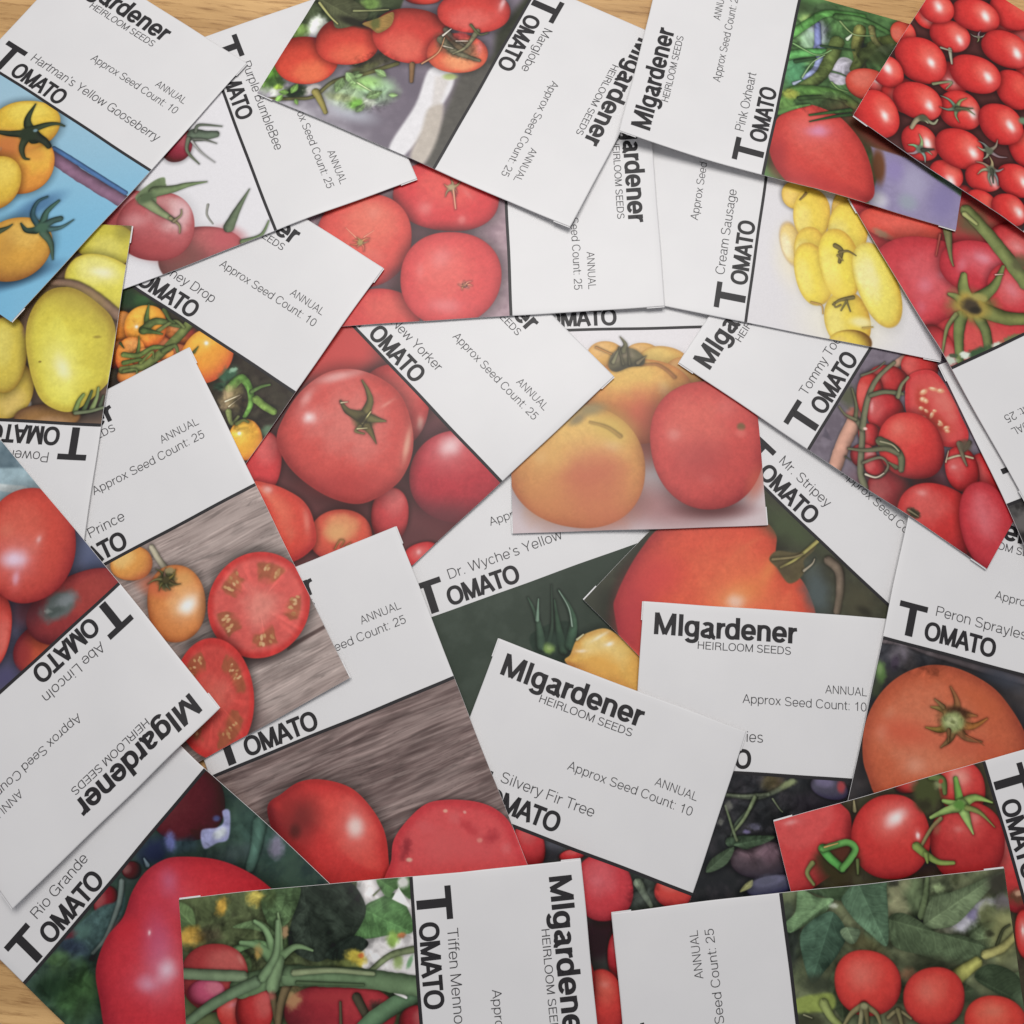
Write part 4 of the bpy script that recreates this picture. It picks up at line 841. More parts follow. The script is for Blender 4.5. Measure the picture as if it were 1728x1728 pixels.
  ('tom',(37.8,21.7),5.5,6.7,-68,(150,45,62)),
  ('tom',(57.8,47.4),11.3,11.3,-67.9,(180,84,86),{'lt': (226,150,152)}),
  ('tom',(81.3,27),15.3,10.9,-67.9,(150,78,80),{'sh': 0.06,'dk': (112,70,66),'lt': (190,100,100),'L': (-0.38,-0.43)}),
  ('blob',(78.9,16.6),6.5,4.7,-57.9,(196,92,98),0.8,0.8,0.0),
  ('blob',(78.9,32.8),7.6,7,-67.9,(122,84,76),0.8,0.7,0.0),
  ('tom',(64.5,38.2),13.7,12.9,-67.9,(186,90,92),{'sh': 0.08,'dk': (140,58,62),'lt': (214,166,164),'L': (-0.21,-0.57),'hl': [(63,28.1,4.1,7.7,-57.9,0.55,(232,192,196)),(59.9,43.9,5.9,3.6,-67.9,0.5,(232,180,180))]}),
  ('blob',(73.2,40.4),10.6,4.1,-57.9,(180,74,76),0.9,0.6,0.0),
  ('blob',(60.3,34.8),3.6,4.8,-87.9,(168,84,86),0.8,0.7,0.0),
  ('poly',[(50.7,41),(47.9,33.8),(48,29.9),(50.3,30),(51.6,30.4),(53.2,34),(56.6,35.7),(56.7,38.7),(53.3,41.2)],(112,130,92),{'soft': 0.4,'sm': 1}),
  ('tube',[(51.9,34.8),(53.4,28.6),(54.1,22.8),(55.6,16.5)],4,0.4,(110,128,88)),
  ('tube',[(53.6,38.9),(58.9,35.8),(64.8,31.7)],4.2,1.5,(128,140,100)),
  ('tube',[(63.5,32.5),(67.3,30.5),(70,31.2)],1.3,0.6,(134,124,90)),
  ('tube',[(65.1,31.8),(64,28.8),(62.2,28)],1.2,0.5,(130,120,92)),
  ('blob',(52.9,38.1),3.6,2,-97.9,(86,104,72),0.6,1.0,0.0),
  ('tube',[(36.5,15.1),(38.2,11.4),(39.2,7.7)],4.9,2.6,(92,106,88)),
  ('tube',[(35.4,14.1),(33.5,12),(37,4.8)],1.3,0.4,(90,98,84)),
  ('tube',[(37.7,16.8),(39.5,12.4),(42.7,8.6)],1.3,0.3,(96,100,90)),
  ('tube',[(37.2,17.2),(41.6,19.1),(48,16.8)],1.7,0.4,(96,104,84)),
  ('tube',[(38.6,16.4),(44.1,14.6),(49.5,11.5)],1,0.2,(150,150,146)),
  ('tube',[(75,14.9),(70.7,10.7),(64.2,3.5)],3.7,0.4,(98,112,86)),
  ('tube',[(64.1,18.8),(67.5,20.3),(71.5,19.5)],1,0.6,(140,140,132),{'sh': 0}),
  ('tube',[(81.9,12.2),(82.1,5.6),(78.2,1.2)],2,0.5,(104,124,84)),
  ('poly',[(90.6,33),(82.4,12.9),(84,-2.3),(88.6,-0.6),(94.3,27.1)],(96,66,66),{'soft': 0.9,'a': 0.8})]),
 dict(key='prince', pos=(-2.2664, 0.2987), ang=35.47, warp=(0.0013, 0.015, -0.0107), curl=[[1, 1, 0.001]], name='Black Prince', count=25, tx=(0, 0), nx=-0.012, tag=True, rule=True, label='seed packet with two sliced red tomatoes and an orange one on greyish boards', ops=[
  ('wood',2.5,(154,137,131),(182,165,158)),
  ('poly',[(68.8,51.4),(82.4,51.3),(82.4,52.4),(68.7,52.8)],(96,78,74),{'soft': 0.3}),
  ('tom',(35.8,4.1),6.8,5.6,28.4,(226,156,72),{'dk': (190,110,60),'lt': (236,190,110)}),
  ('tube',[(43.8,2.5),(44.2,6.9),(45,11.5)],1.9,2.1,(172,164,140)),
  ('tom',(43.5,22.5),9.5,12.1,20.5,(218,134,66),{'dk': (170,96,50),'lt': (230,160,90),'L': (0.26,-0.08),'hl': [(46.5,24.7,4.6,3.8,-6.5,0.97)]}),
  ('blob',(39.3,14.4),6.3,3.2,48.4,(206,100,66),0.9,0.75,0.0),
  ('blob',(49.1,16.1),3.2,2.6,28.4,(214,160,90),0.9,0.6,0.0),
  ('blob',(43.5,14.2),3.5,3,8.4,(84,84,54),0.5,1,0.5),
  ('star',(43.5,14.2),4.6,8,28.4,(96,88,56),{'w': 1.3}),
  ('blob',(45.7,11.9),1.9,1.2,28.4,(150,140,100),0.5,0.9,0.4),
  ('blob',(59.2,49.1),11.4,3.6,18.5,(96,76,74),0.8,0.85,0.0),
  ('slice',(66.8,35.5),16.5,16.7,38.5,5,{'ph': 0.6}),
  ('blob',(45.8,68.6),6.1,9.6,48.6,(110,88,86),0.8,0.7,0.0),
  ('slice',(41.5,54.7),12.8,18.6,20.6,4,{'ph': 2.2,'flesh': (204,74,66),'core': (214,104,90)})]),
 dict(key='power', pos=(-1.7036, -0.1365), ang=-176.71, warp=(0.0003, 0.0207, -0.0071), curl=[], name='Powers', count=25, tx=(0, 0), nx=0, tag=True, rule=True, label='upside-down seed packet of large yellow egg-shaped tomatoes at the left edge', ops=[
  ('bg',(124,100,84)),
  ('blob',(4.5,5.3),8.8,4.4,176.6,(66,60,56),0.8,0.95,0.0),
  ('blob',(26,5.1),5,3.9,176.6,(76,68,62),0.8,0.9,0.0),
  ('blob',(25.5,5.7),1.3,1.7,176.6,(196,190,184),0.5,1.0,0.0),
  ('tom',(8.3,63.4),11.6,7.6,-163.7,(206,194,62),{'dk': (160,140,40),'lt': (216,206,90),'L': (-0.03,-0.2)}),
  ('blob',(2.6,67.3),3.5,3.5,176.3,(150,140,60),0.8,0.6,0.0),
  ('tom',(6.5,48),14.9,9.7,-155.6,(222,212,72),{'dk': (188,168,62),'lt': (232,224,116),'L': (0.17,0.5),'hl': [(7.3,52.6,5.7,2.6,-173.6,0.75,(244,240,214))]}),
  ('tom',(32.9,10.3),8.3,10,176.5,(206,178,68),{'dk': (170,130,60)}),
  ('tom',(36.1,22.5),7.3,13.1,172.5,(214,192,68),{'dk': (172,144,52),'lt': (224,208,94),'L': (0.23,0.19)}),
  ('tube',[(24.2,48.3),(16.1,47.7),(8.2,43.8),(0.5,37.9)],2.6,3.8,(150,120,100),{'sh': 0.2,'soft': 0.5}),
  ('blob',(30.5,32),1.4,3.4,-173.6,(160,124,100),0.8,0.8,0.0),
  ('tom',(18.3,2.2),11,4.1,176.6,(156,114,66),{'dk': (110,80,56)}),
  ('ptom',[(23.2,46.1),(15.9,46.2),(7.3,41.5),(1.3,35.5),(-1,24.8),(-1,16.8),(2.6,11),(8.4,5.3),(13.7,4.1),(20.8,7.1),(25.5,14.1),(29.5,24.6),(30.7,33.7),(28.2,41.9)],(216,202,64),{'dk': (166,142,56),'lt': (234,226,86),'L': (0.09,-0.36),'hl': [(16.4,19.2,3.3,5.9,154.5,0.95,(250,246,220)),(18,20.8,6.2,9.5,156.5,0.35,(232,226,110))],'soft': 0.2}),
  ('blob',(15.2,41.6),10.3,5.1,-173.6,(196,176,68),0.9,0.45,0.0),
  ('blob',(6.1,30),1.5,0.6,176.5,(150,130,50),0.7,0.7,0.0),
  ('blob',(24.1,20.4),0.6,0.4,176.5,(150,130,50),0.6,1.0,0.0),
  ('tube',[(9.3,4.4),(8.7,7.8),(7.5,10.1)],1.9,1.2,(120,140,76)),
  ('tube',[(6.6,4.6),(5.5,8.6),(4.9,11.4)],1.7,0.9,(76,92,60)),
  ('tube',[(3.9,5.3),(2.9,9.3),(2.9,12.6)],1.9,0.9,(126,142,90)),
  ('tube',[(1.4,6.6),(0.8,10)],1.4,0.8,(80,92,70)),
  ('tube',[(9.2,3.9),(4.4,4.7),(0.2,6.1)],1.4,1.1,(110,120,90))]),
 dict(key='hartman', pos=(-2.2806, 2.621), ang=-27.05, warp=(-0.0488, 0.0055, -0.0436), curl=[[1, 1, 0.002]], name="Hartman's Yellow Gooseberry", count=10, tx=(0, 0), nx=0, tag=True, rule=True, label='seed packet of orange-yellow fruit on sky blue boards in the top left corner', ops=[
  ('lin',(28.1,-6.6),(158,194,212),(75.7,54.4),(118,184,218)),
  ('mot',24.8,(140,190,216),0.25),
  ('tube',[(47.8,15.2),(63.4,15.3),(82.9,14.7),(101,14.6)],4.6,4.9,(128,96,118),{'sh': 0.0,'soft': 0.2}),
  ('tube',[(47.7,12.5),(62,12),(81,11.7)],1.7,1.8,(70,105,150),{'sh': 0,'soft': 0.2}),
  ('blob',(59.3,32.2),9.7,3.6,-63.5,(70,110,150),0.8,0.8,0.0),
  ('tom',(43.6,23.4),11,11.3,-33.5,(228,152,52),{'dk': (180,105,40),'lt': (238,190,60),'L': (0.18,-0.5)}),
  ('tom',(32.7,11.4),12.4,10.2,-33.6,(226,188,52),{'dk': (190,135,40),'lt': (238,212,80),'L': (-0.28,-0.58)}),
  ('blob',(33.5,20),7.4,5.5,-13.6,(205,120,60),0.7,0.9,0.0),
  ('blob',(42.5,17.9),6.8,3.7,-3.6,(222,150,60),0.7,0.7,0.0),
  ('tom',(40.2,34.1),9.1,10.6,-33.5,(222,184,54),{'dk': (185,125,40),'lt': (236,205,80),'L': (-0.05,-0.47)}),
  ('tube',[(39.3,13),(32.4,9.7),(30.1,2.9)],4.7,0.5,(52,62,46)),
  ('tube',[(35.3,12.5),(38.6,7.5),(41.8,4.6),(44.8,3.8)],3.1,0.6,(56,66,48)),
  ('tube',[(37.6,12.5),(42.8,12.2),(45.7,12.9)],3.7,1.9,(46,52,42)),
  ('tube',[(36.4,14.1),(38,18.5),(41.4,21),(43.4,20.6)],3.4,0.6,(56,64,46)),
  ('tube',[(36.4,12.9),(30.5,16.7),(26,18.7)],3.4,1.2,(50,58,44)),
  ('blob',(36.2,13.1),3.4,3.1,-33.6,(50,60,45),0.4,1,0.2),
  ('blob',(37.3,10.8),0.9,0.7,-33.6,(120,150,160),0.6,1.0,0.0),
  ('blob',(71.9,56.9),15.4,3.5,-53.4,(50,80,110),0.8,0.8,0.0),
  ('tom',(64.2,48.9),12.4,12.4,-33.4,(216,160,58),{'dk': (165,110,48),'lt': (226,180,80),'L': (-0.2,-0.5)}),
  ('blob',(60.5,49.5),3.6,5.4,-33.4,(190,140,60),0.8,0.5,0.0),
  ('tube',[(54.2,47.6),(56,44.6),(56.6,42.7)],2.4,0.5,(70,80,60)),
  ('tube',[(65.5,38),(60.2,36.1),(58,31.5),(59.4,28)],2.4,0.8,(52,80,86)),
  ('tube',[(65.9,36.9),(63.5,32.5),(63.9,26.9)],3,1,(62,92,80)),
  ('tube',[(66.4,37),(67.7,33.8),(69.3,31.7)],2.7,2.2,(60,84,78)),
  ('tube',[(67.6,37.9),(71.8,34.2),(73.5,29.6)],2.4,0.5,(66,96,96)),
  ('tube',[(68.1,38.9),(73,40.5),(77.9,44.7)],3,0.6,(70,92,76)),
  ('tube',[(65.3,39.6),(62.4,41.5),(59,40.7)],2.8,0.6,(52,70,60)),
  ('blob',(66.3,37.8),2.7,2.2,-33.4,(72,104,84),0.5,1.0,0.0)]),
 dict(key='marglobe', pos=(0.4108, 2.5484), ang=-110.0, warp=(0.0276, 0.0094, 0.032), curl=[[1, 0, 0.002]], name='Marglobe', count=25, tx=(0, 0), nx=0, tag=True, rule=True, label='seed packet of a red tomato cluster with white poles behind, at the top middle', ops=[
  ('lin',(84.1,56),(190,186,194),(63.6,24.7),(128,118,130)),
  ('mot',9.6,(100,92,104),0.5),
  ('poly',[(45.5,9.3),(29.8,-1.1),(7.4,-1.7),(19.3,-7.7),(83.1,-0.6),(82.6,4.2)],(86,84,76),{'soft': 1.8,'a': 0.9}),
  ('poly',[(25.4,5.1),(1.3,1.3),(16.3,-6.2),(36.5,0.8)],(58,60,48),{'soft': 1.9}),
  ('blob',(75.6,36.5),9.7,3.6,-95.4,(186,190,200),0.9,0.8,0.0),
  ('blob',(58.1,19.1),7.3,5.5,-55.4,(104,96,108),0.8,0.7,0.0),
  ('poly',[(48.3,19.6),(47.1,11.1),(57.5,8.9),(82.2,11.5),(82,17.8),(63.7,17.4)],(226,224,226),{'soft': 0.8,'sm': 1,'tex': 0.03}),
  ('poly',[(62.8,12.6),(59.5,8.5),(71.6,4.5),(82.6,4.2),(82.1,9.6),(71.2,10.9)],(192,182,170),{'soft': 1.1,'sm': 1,'tex': 0.05}),
  ('poly',[(50.4,16.5),(47.8,11.7),(59.4,9.9),(61.2,12.2)],(206,198,190),{'soft': 1,'a': 0.6}),
  ('blob',(48.2,11.8),2.8,1.4,-115.4,(176,190,120),0.6,1.0,0.0),
  ('blob',(68.8,40.2),9.1,6.1,-115.4,(168,196,150),0.8,0.95,0.25),
  ('blob',(63.7,32.4),6.7,5.8,-95.4,(172,212,164),0.7,0.9,0.25),
  ('blob',(62.9,38.1),6.7,3.7,-115.4,(150,196,110),0.7,0.9,0.3),
  ('blob',(71.9,36.2),3.3,2.5,-115.4,(128,196,70),0.6,0.95,0.2),
  ('blob',(69.1,32.5),2.4,3.3,-95.4,(208,216,196),0.5,0.9,0.3),
  ('blob',(72,42.4),5.5,1.8,-105.4,(150,160,110),0.7,0.8,0.2),
  ('poly',[(43,72.9),(23.7,41.9),(35.3,39.7),(44.5,48.1),(49.5,63.3),(59.8,69.6),(50.5,71.5)],(64,74,50),{'soft': 0.6}),
  ('mot',3.6,(96,120,60),0.0),
  ('blob',(49.8,63.9),3.4,4.7,-95.5,(206,212,200),0.5,1,0.3),
  ('blob',(55.1,68.2),3.4,4,-95.5,(126,160,78),0.5,0.9,0.3),
  ('blob',(34.1,51.1),3.8,2.5,-115.5,(130,170,80),0.6,0.9,0.3),
  ('blob',(37.7,57.1),5,1.9,-115.5,(110,120,70),0.6,0.8,0.3),
  ('blob',(73.4,69.3),4.3,7.3,-95.4,(108,168,56),0.6,1,0.3),
  ('blob',(76,65.8),3.7,2.4,-115.4,(60,88,40),0.6,0.9,0.3),
  ('blob',(79.2,62),4.2,2.4,-105.4,(214,218,206),0.5,1,0.3),
  ('blob',(76.4,57.7),4.9,2.8,-125.4,(40,56,34),0.5,1,0.2),
  ('blob',(73.1,52.9),3,2.1,-145.4,(220,214,208),0.5,0.9,0.3),
  ('blob',(77.4,64.3),1.8,1.2,-115.4,(160,196,70),0.6,1,0.3),
  ('tube',[(83.2,65.7),(79.1,56.8),(75.5,50.9),(67.3,47.5),(60.3,39.5),(51.5,31.1)],1.2,1.8,(96,94,56)),
  ('tube',[(73.7,51.3),(76.1,48),(79.4,44.2)],2.8,1.6,(138,128,66)),
  ('tube',[(64.4,39.9),(65.4,32.9)],0.6,0.4,(190,210,150)),
  ('blob',(53.9,39),8.6,3,-125.5,(74,70,54),0.5,1,0.3),
  ('blob',(58.3,40.6),6.8,1.8,-135.4,(96,98,60),0.6,0.9,0.3),
  ('leaves',4.8,(150,186,120),56.2,23.4,75.2,48.5,9),
  ('leaves',3.6,(110,150,70),63.1,55.9,83.8,75.9,8),
  ('rough',(47.3,63.2),26.2,11.8,-125.5,0.7,3.7),
  ('rough',(75.3,64.2),11,7.9,-115.4,0.6,3),
  ('rough',(68.5,36.4),12.2,6.7,-105.4,0.6,2.7),
  ('tom',(23,35.6),6.9,3.5,-115.6,(200,60,46)),
  ('tom',(63.9,60.7),11.2,9.7,-107.5,(216,72,50),{'dk': (140,40,30),'lt': (232,110,70),'L': (0.47,-0.37)}),
  ('tom',(51,51.2),11.5,9.6,-109.5,(210,68,52),{'dk': (120,38,30),'lt': (228,100,70),'L': (0.52,-0.39)}),
  ('tom',(39.3,32),13.6,11.3,-107.5,(206,66,56),{'dk': (135,45,38),'lt': (222,98,80),'L': (0.46,-0.03)}),
  ('tom',(38.7,13.8),11,7.9,-107.5,(222,98,66),{'dk': (180,66,56),'lt': (236,150,100),'L': (0.34,-0.28),'hl': [(33.8,7.4,1.5,3.7,-115.5,0.5,(230,150,160))]}),
  ('tom',(21,16),12.9,8.8,-115.5,(208,66,58),{'dk': (140,40,40),'lt': (220,100,90),'L': (0.32,-0.06),'hl': [(13.7,8.4,1.5,3.8,-95.5,0.7,(240,220,220))]}),
  ('leaf',[(39.8,69.4),(35.1,62.6),(36.9,50.9),(41.8,50.2),(47.9,56.9),(44.8,61.2)],(88,92,64),3),
  ('blob',(43.1,52.9),6.9,1.9,-95.5,(44,44,34),0.6,1.0,0.0),
  ('leaf',[(42.4,49.9),(38.4,46.1),(33.5,42.2),(38.5,40.2),(43.4,42.7),(42.9,46.3)],(150,118,62),2),
  ('blob',(40.4,45.7),1.9,2.5,-115.5,(86,96,50),0.6,0.8,0.3),
  ('tube',[(41.4,67.8),(44.5,62.1),(46.2,57.8)],1.1,0.6,(160,160,100)),
  ('tube',[(39,55.1),(35.9,48.7),(33.3,44.1)],0.9,0.5,(130,134,90)),
  ('blob',(36.5,14.6),8.1,4.3,-90.5,(98,92,70),0.5,0.9,0.35),
  ('tube',[(36.1,21.4),(38.5,14.2),(38,5.3)],3.2,1.2,(104,100,78)),
  ('tube',[(31.8,21.7),(33.8,18),(34.9,12.8)],2.2,0.9,(90,80,66)),
  ('tube',[(27.6,11.3),(35.2,12),(39.6,15)],2.1,0.6,(120,116,88)),
  ('tube',[(26.3,14.6),(28.5,10.1),(26.7,7.8)],1.1,0.6,(86,92,60)),
  ('tube',[(34.4,21.6),(30.8,20.2)],0.9,0.4,(216,210,196)),
  ('tube',[(34.4,16.3),(32.7,12.6)],0.6,0.4,(206,196,180)),
  ('tube',[(38.2,19.7),(37.6,16)],0.7,0.4,(190,180,160)),
  ('blob',(31.9,15.7),3.1,1.9,-115.5,(170,60,60),0.6,0.8,0.3),
  ('tube',[(49.6,26.1),(55.7,23.1)],2.1,1.4,(122,92,62)),
  ('tube',[(47.8,23.2),(41.3,20),(35,20.7)],0.7,0.4,(190,140,100)),
  ('rough',(35.4,13.8),9.3,6.8,-95.5,0.5,2.2),
  ('rough',(53.9,39),9.2,3.7,-125.5,0.6,2.5)]),
 dict(key='eighteen', pos=(1.6569, 1.1735), ang=27.3, warp=(0.0004, -0.0102, -0.0001), curl=[], name='', count=25, tx=(0, 0), nx=0, tag=True, rule=True, label='mostly hidden seed packet, a thin white strip under the ribbed tomato packet', ops=[
  ('bg',(56,54,54)),
  ('mot',3.8,(96,94,92),0.7),
  ('mot',1.6,(40,38,38),0.6),
  ('blob',(2.6,7),3.4,3.9,40.9,(110,106,104),0.7,0.9,0.4),
  ('leaves',8.6,(90,92,84),-41.4,-4.5,75.1,101.8,60)]),
 dict(key='rightred', pos=(2.8824, 1.1451), ang=-148.04, warp=(0.0024, 0.0, 0.0095), curl=[[1, 0.5, 0.002]], name='', count=25, tx=(0, 0), nx=0, tag=True, rule=True, label='upside-down seed packet of a ribbed red tomato with a green stalk star, right edge', ops=[
  ('bg',(186,58,62)),
  ('blob',(46.2,43.4),7.9,6.7,-155,(96,92,62),0.7,0.9,0.3),
  ('tom',(70.7,53.1),14.8,6.5,-144.9,(220,82,66),{'dk': (180,60,56),'lt': (228,96,80),'L': (-0.05,0.09)}),
  ('blob',(78.5,53),3.6,1.6,-124.9,(150,130,100),0.7,0.8,0.3),
  ('tom',(37.7,30.5),9,7.8,-134.9,(204,64,66),{'hl': [(36.7,28.7,3.6,2.4,-124.9,0.45,(236,180,180))]}),
  ('tom',(74.5,28.7),20.7,19.5,-144.9,(200,58,66),{'dk': (160,44,54),'lt': (212,86,92),'L': (-0.19,0.14),'hl': [(74.7,30.1,3.3,3.5,-134.9,0.45,(228,150,170)),(80.2,23.4,2.4,3.5,-154.9,0.35,(230,150,170)),(65.9,30.7,4.1,1.8,-174.9,0.4,(228,150,170))]}),
  ('tom',(54.2,27.9),13.7,10.1,-144.9,(200,56,66),{'dk': (160,44,54),'lt': (212,84,92),'L': (-0.19,0.14),'hl': [(50.2,30.1,4.2,2.7,-134.9,0.6,(232,170,186)),(59.1,30.9,2.1,3.6,-134.9,0.4,(230,160,176))]}),
  ('tom',(46.7,15.6),9.5,10.1,-154.9,(204,60,66),{'dk': (166,44,54),'hl': [(47.2,15.9,2.7,4.2,-174.9,0.4,(232,160,176))]}),
  ('tom',(64.7,3.6),19.2,9.9,-154.8,(204,66,68),{'dk': (170,50,56),'lt': (214,84,80),'L': (0.14,-0.05)}),
  ('tom',(82.5,9.3),8.1,5.2,-94.8,(190,56,60)),
  ('tube',[(46.1,48.2),(43.9,38.2),(42.4,27.2),(41.2,15.9)],4.5,5.4,(116,126,74)),
  ('tube',[(47.3,47.3),(45.5,42.4)],2.2,1.2,(156,160,100)),
  ('tube',[(56.3,44.7),(60.6,35.8),(61.7,32.2)],3.4,0.6,(112,112,72)),
  ('tube',[(59.7,44.2),(65.3,38)],1,0.5,(150,70,60)),
  ('blob',(63.4,15.8),8.8,7.1,-144.8,(120,124,66),0.6,0.9,0.3),
  ('tube',[(63.8,19.6),(62.7,23.8),(60.1,27.6)],5.3,2.4,(124,134,74)),
  ('tube',[(60.1,17.9),(52.4,19.6),(45.4,24.5)],4.8,1.4,(112,124,70)),
  ('tube',[(66,19.3),(67.1,21.9),(68.7,23.6)],3.5,1.5,(116,126,72)),
  ('tube',[(69.3,14.9),(74,9.2),(78.4,1.5)],4.4,2.9,(108,122,70)),
  ('tube',[(63.8,11.7),(64.5,6.1),(67.2,0.5)],4.1,2.9,(104,114,68)),
  ('tube',[(60.7,13.6),(55.3,8),(47.7,4.1)],5.9,4.1,(112,118,66)),
  ('tube',[(70.5,16.2),(76.4,13),(82.6,6.1)],1.8,0.8,(116,122,76)),
  ('blob',(63.6,16.6),6.2,5.4,-144.8,(176,150,66),0.5,1,0.2),
  ('blob',(59.8,18.5),3.5,1.5,-144.8,(170,160,90),0.6,0.8,0.3),
  ('blob',(63.9,16.6),3.7,3.1,-134.8,(76,66,52),0.5,1,0.15),
  ('blob',(63.3,14.8),2.4,1.4,-154.8,(50,46,40),0.6,0.8,0.0),
  ('blob',(71.3,1.4),7,1.5,-176.8,(66,92,62),0.6,1,0.4),
  ('blob',(75.8,2.2),2,1.5,-154.8,(220,228,214),0.5,1,0.3),
  ('blob',(81.9,2.5),2.9,1.9,-174.7,(196,206,190),0.6,1,0.5),
  ('blob',(63.3,0.9),2.1,1,-174.8,(210,216,200),0.6,1,0.3),
  ('blob',(57.2,0.7),4.1,1.2,-174.8,(110,126,80),0.6,0.9,0.4),
  ('blob',(79.6,3.7),1.7,0.8,-154.8,(70,90,66),0.6,0.9,0.4),
  ('blob',(39.5,23),3.6,3.6,-154.9,(96,96,66),0.7,0.9,0.3),
  ('tube',[(49.6,23.1),(46.8,22.1)],0.5,0.2,(220,180,170))]),
 dict(key='pinkox', pos=(0.2221, 2.0265), ang=82.53, warp=(-0.0702, 0.01, -0.0409), curl=[[0, 0, 0.004], [0, 0.6, 0.002]], name='Pink Oxheart', count=25, tx=(0, 0), nx=0, tag=True, rule=True, label='seed packet of a heart-shaped pink-red tomato among green stems, upper right', ops=[
  ('bg',(78,112,64)),
  ('mot',5.7,(50,78,44),0.8),
  ('mot',7.7,(104,150,86),0.6),
  ('blob',(67.2,9.1),4.6,5.9,71.6,(176,184,196),0.6,0.9,0.3),
  ('blob',(62.7,6.8),4,5.3,91.6,(150,180,150),0.6,0.8,0.3),
  ('blob',(46.3,4.2),5.9,7.2,71.7,(84,150,104),0.6,0.9,0.2),
  ('blob',(71.7,4.6),3.3,2.7,71.6,(150,176,100),0.6,0.8,0.3),
  ('blob',(78.6,9.6),8,3.3,71.6,(70,92,60),0.7,0.9,0.3),
  ('blob',(75.5,0.2),5.3,4,71.6,(60,74,48),0.7,0.8,0.2),
  ('tube',[(70.7,8.5),(62.9,9.8),(59.2,9.9)],2.4,2.9,(118,126,172)),
  ('tube',[(59.8,11.6),(51.6,11.2),(45.5,7.4)],3.9,1.7,(146,156,196)),
  ('tube',[(42,4.3),(44.1,6.4)],1.6,0.6,(170,180,200)),
  ('poly',[(53,15.6),(59,19.1),(58.6,23.5),(52.3,24.6),(47.3,21.7),(47,17.5),(50,15.5)],(178,174,184),{'soft': 0.4,'sm': 1,'tex': 0.04}),
  ('tube',[(51.7,16.4),(51.8,19.7),(51.1,23.2)],1,0.5,(66,88,60)),
  ('tube',[(63.3,-0.1),(70.4,5.4),(76.8,11.1),(79.7,24.3)],3.6,2.7,(84,140,68)),
  ('tube',[(76.6,14.9),(78.3,24.5),(75.4,36.1)],2.9,2,(74,112,60)),
  ('tube',[(53.3,-0.2),(57.2,7.1),(59.5,13.5)],3.9,3.3,(86,150,80)),
  ('tube',[(51.8,3.2),(55.5,9.9)],1.7,1.2,(48,76,46)),
  ('tube',[(65.3,16.8),(55,14.9),(47.6,12.5),(41.5,7.5)],5.2,3.9,(96,112,58)),
  ('tube',[(73.6,24.1),(65.5,24.2),(57.4,26.8)],4.6,4,(110,112,58)),
  ('tube',[(73.3,37.7),(69.4,31.6),(62.7,27.1),(55.3,24.7)],5.5,3.9,(86,96,48)),
  ('tube',[(75.7,28.1),(70.4,30.2),(67.5,34.9)],2.6,2,(120,116,70)),
  ('tube',[(61.6,11.3),(63.7,23.3)],1.1,0.7,(44,64,40)),
  ('blob',(64.1,31.2),8.5,5.9,61.7,(56,66,38),0.7,0.9,0.3),
  ('blob',(68.3,34.8),4,2,51.6,(96,110,76),0.6,0.8,0.4),
  ('tube',[(67.8,20.1),(70.5,21.5)],1.5,0.5,(190,200,180)),
  ('rough',(58.9,15.5),27.6,23.6,71.7,0.75,4.6),
  ('tube',[(59.3,1.2),(57.1,10.2),(61,15.1)],0.8,0.5,(120,160,100)),
  ('tube',[(74.8,16.4),(70.7,22.1),(72.4,29.2)],0.8,0.4,(130,150,96)),
  ('tube',[(45.7,6.7),(53.1,9.1),(58.1,13.1)],0.7,0.4,(140,170,120)),
  ('tube',[(47,17.5),(45,20.3),(44.8,24)],0.9,0.5,(110,140,80)),
  ('tom',(77.5,40.1),5,5.6,71.6,(204,74,54)),
  ('tom',(50.5,30.1),8.1,6.8,71.7,(206,76,58),{'L': (0.26,-0.23)}),
  ('tube',[(31.7,1.9),(38.5,5),(41.7,13.5),(42.3,20.8),(39.9,26.7)],5.2,3.9,(84,126,58)),
  ('blob',(37.1,4),3.2,2.3,71.7,(166,170,66),0.6,0.9,0.3),
  ('tube',[(36.3,7.2),(40.1,16.3),(40.3,23.5)],1.9,1.3,(54,78,42)),
  ('blob',(41.5,18.5),4.5,1.7,81.7,(96,136,76),0.6,0.8,0.3),
  ('blob',(30.1,38.6),21.1,9,106.8,(112,48,44),0.8,0.95,0.0),
  ('poly',[(24.1,35.4),(24,48),(14.4,70.1),(-0.6,70.9),(-1.7,37.8),(12.8,39.6)],(148,138,172),{'soft': 0.6,'tex': 0.05}),
  ('blob',(14.2,52.6),5.7,10.1,91.9,(166,160,188),0.8,0.9,0.0),
  ('blob',(10.3,63.9),5.6,9.4,91.9,(134,124,168),0.8,0.9,0.0),
  ('blob',(17.3,44.9),3.8,5.7,81.9,(146,132,180),0.8,0.9,0.0),
  ('blob',(2.9,41.2),3.8,3.8,71.9,(206,204,212),0.8,0.9,0.0),
  ('blob',(5.5,51.5),3.8,3.8,71.9,(150,160,170),0.8,0.8,0.0),
  ('blob',(16.9,39.2),2.7,8.2,79.8,(112,70,44),0.5,1,0.0),
  ('ptom',[(24.1,0.6),(30.6,4.6),(34.8,11.1),(34,19.8),(30.9,25.7),(23.3,32.8),(11.6,38),(2,38.7),(-4,28.7),(-2.7,13.6),(4,4.3),(13.8,-0.2)],(208,68,60),{'dk': (150,44,46),'lt': (220,92,80),'L': (0.34,-0.15),'hl': [(24.5,16,5.7,3.3,71.8,0.75,(216,150,190))],'soft': 0.3}),
  ('blob',(2.5,16.8),13.8,3.8,91.9,(186,56,58),0.9,0.5,0.0),
  ('blob',(10.3,4),3.8,8.9,81.8,(160,50,54),0.9,0.6,0.0),
  ('tube',[(30.3,11.9),(33.2,17.5),(37.3,25.9)],0.8,1.9,(50,80,40)),
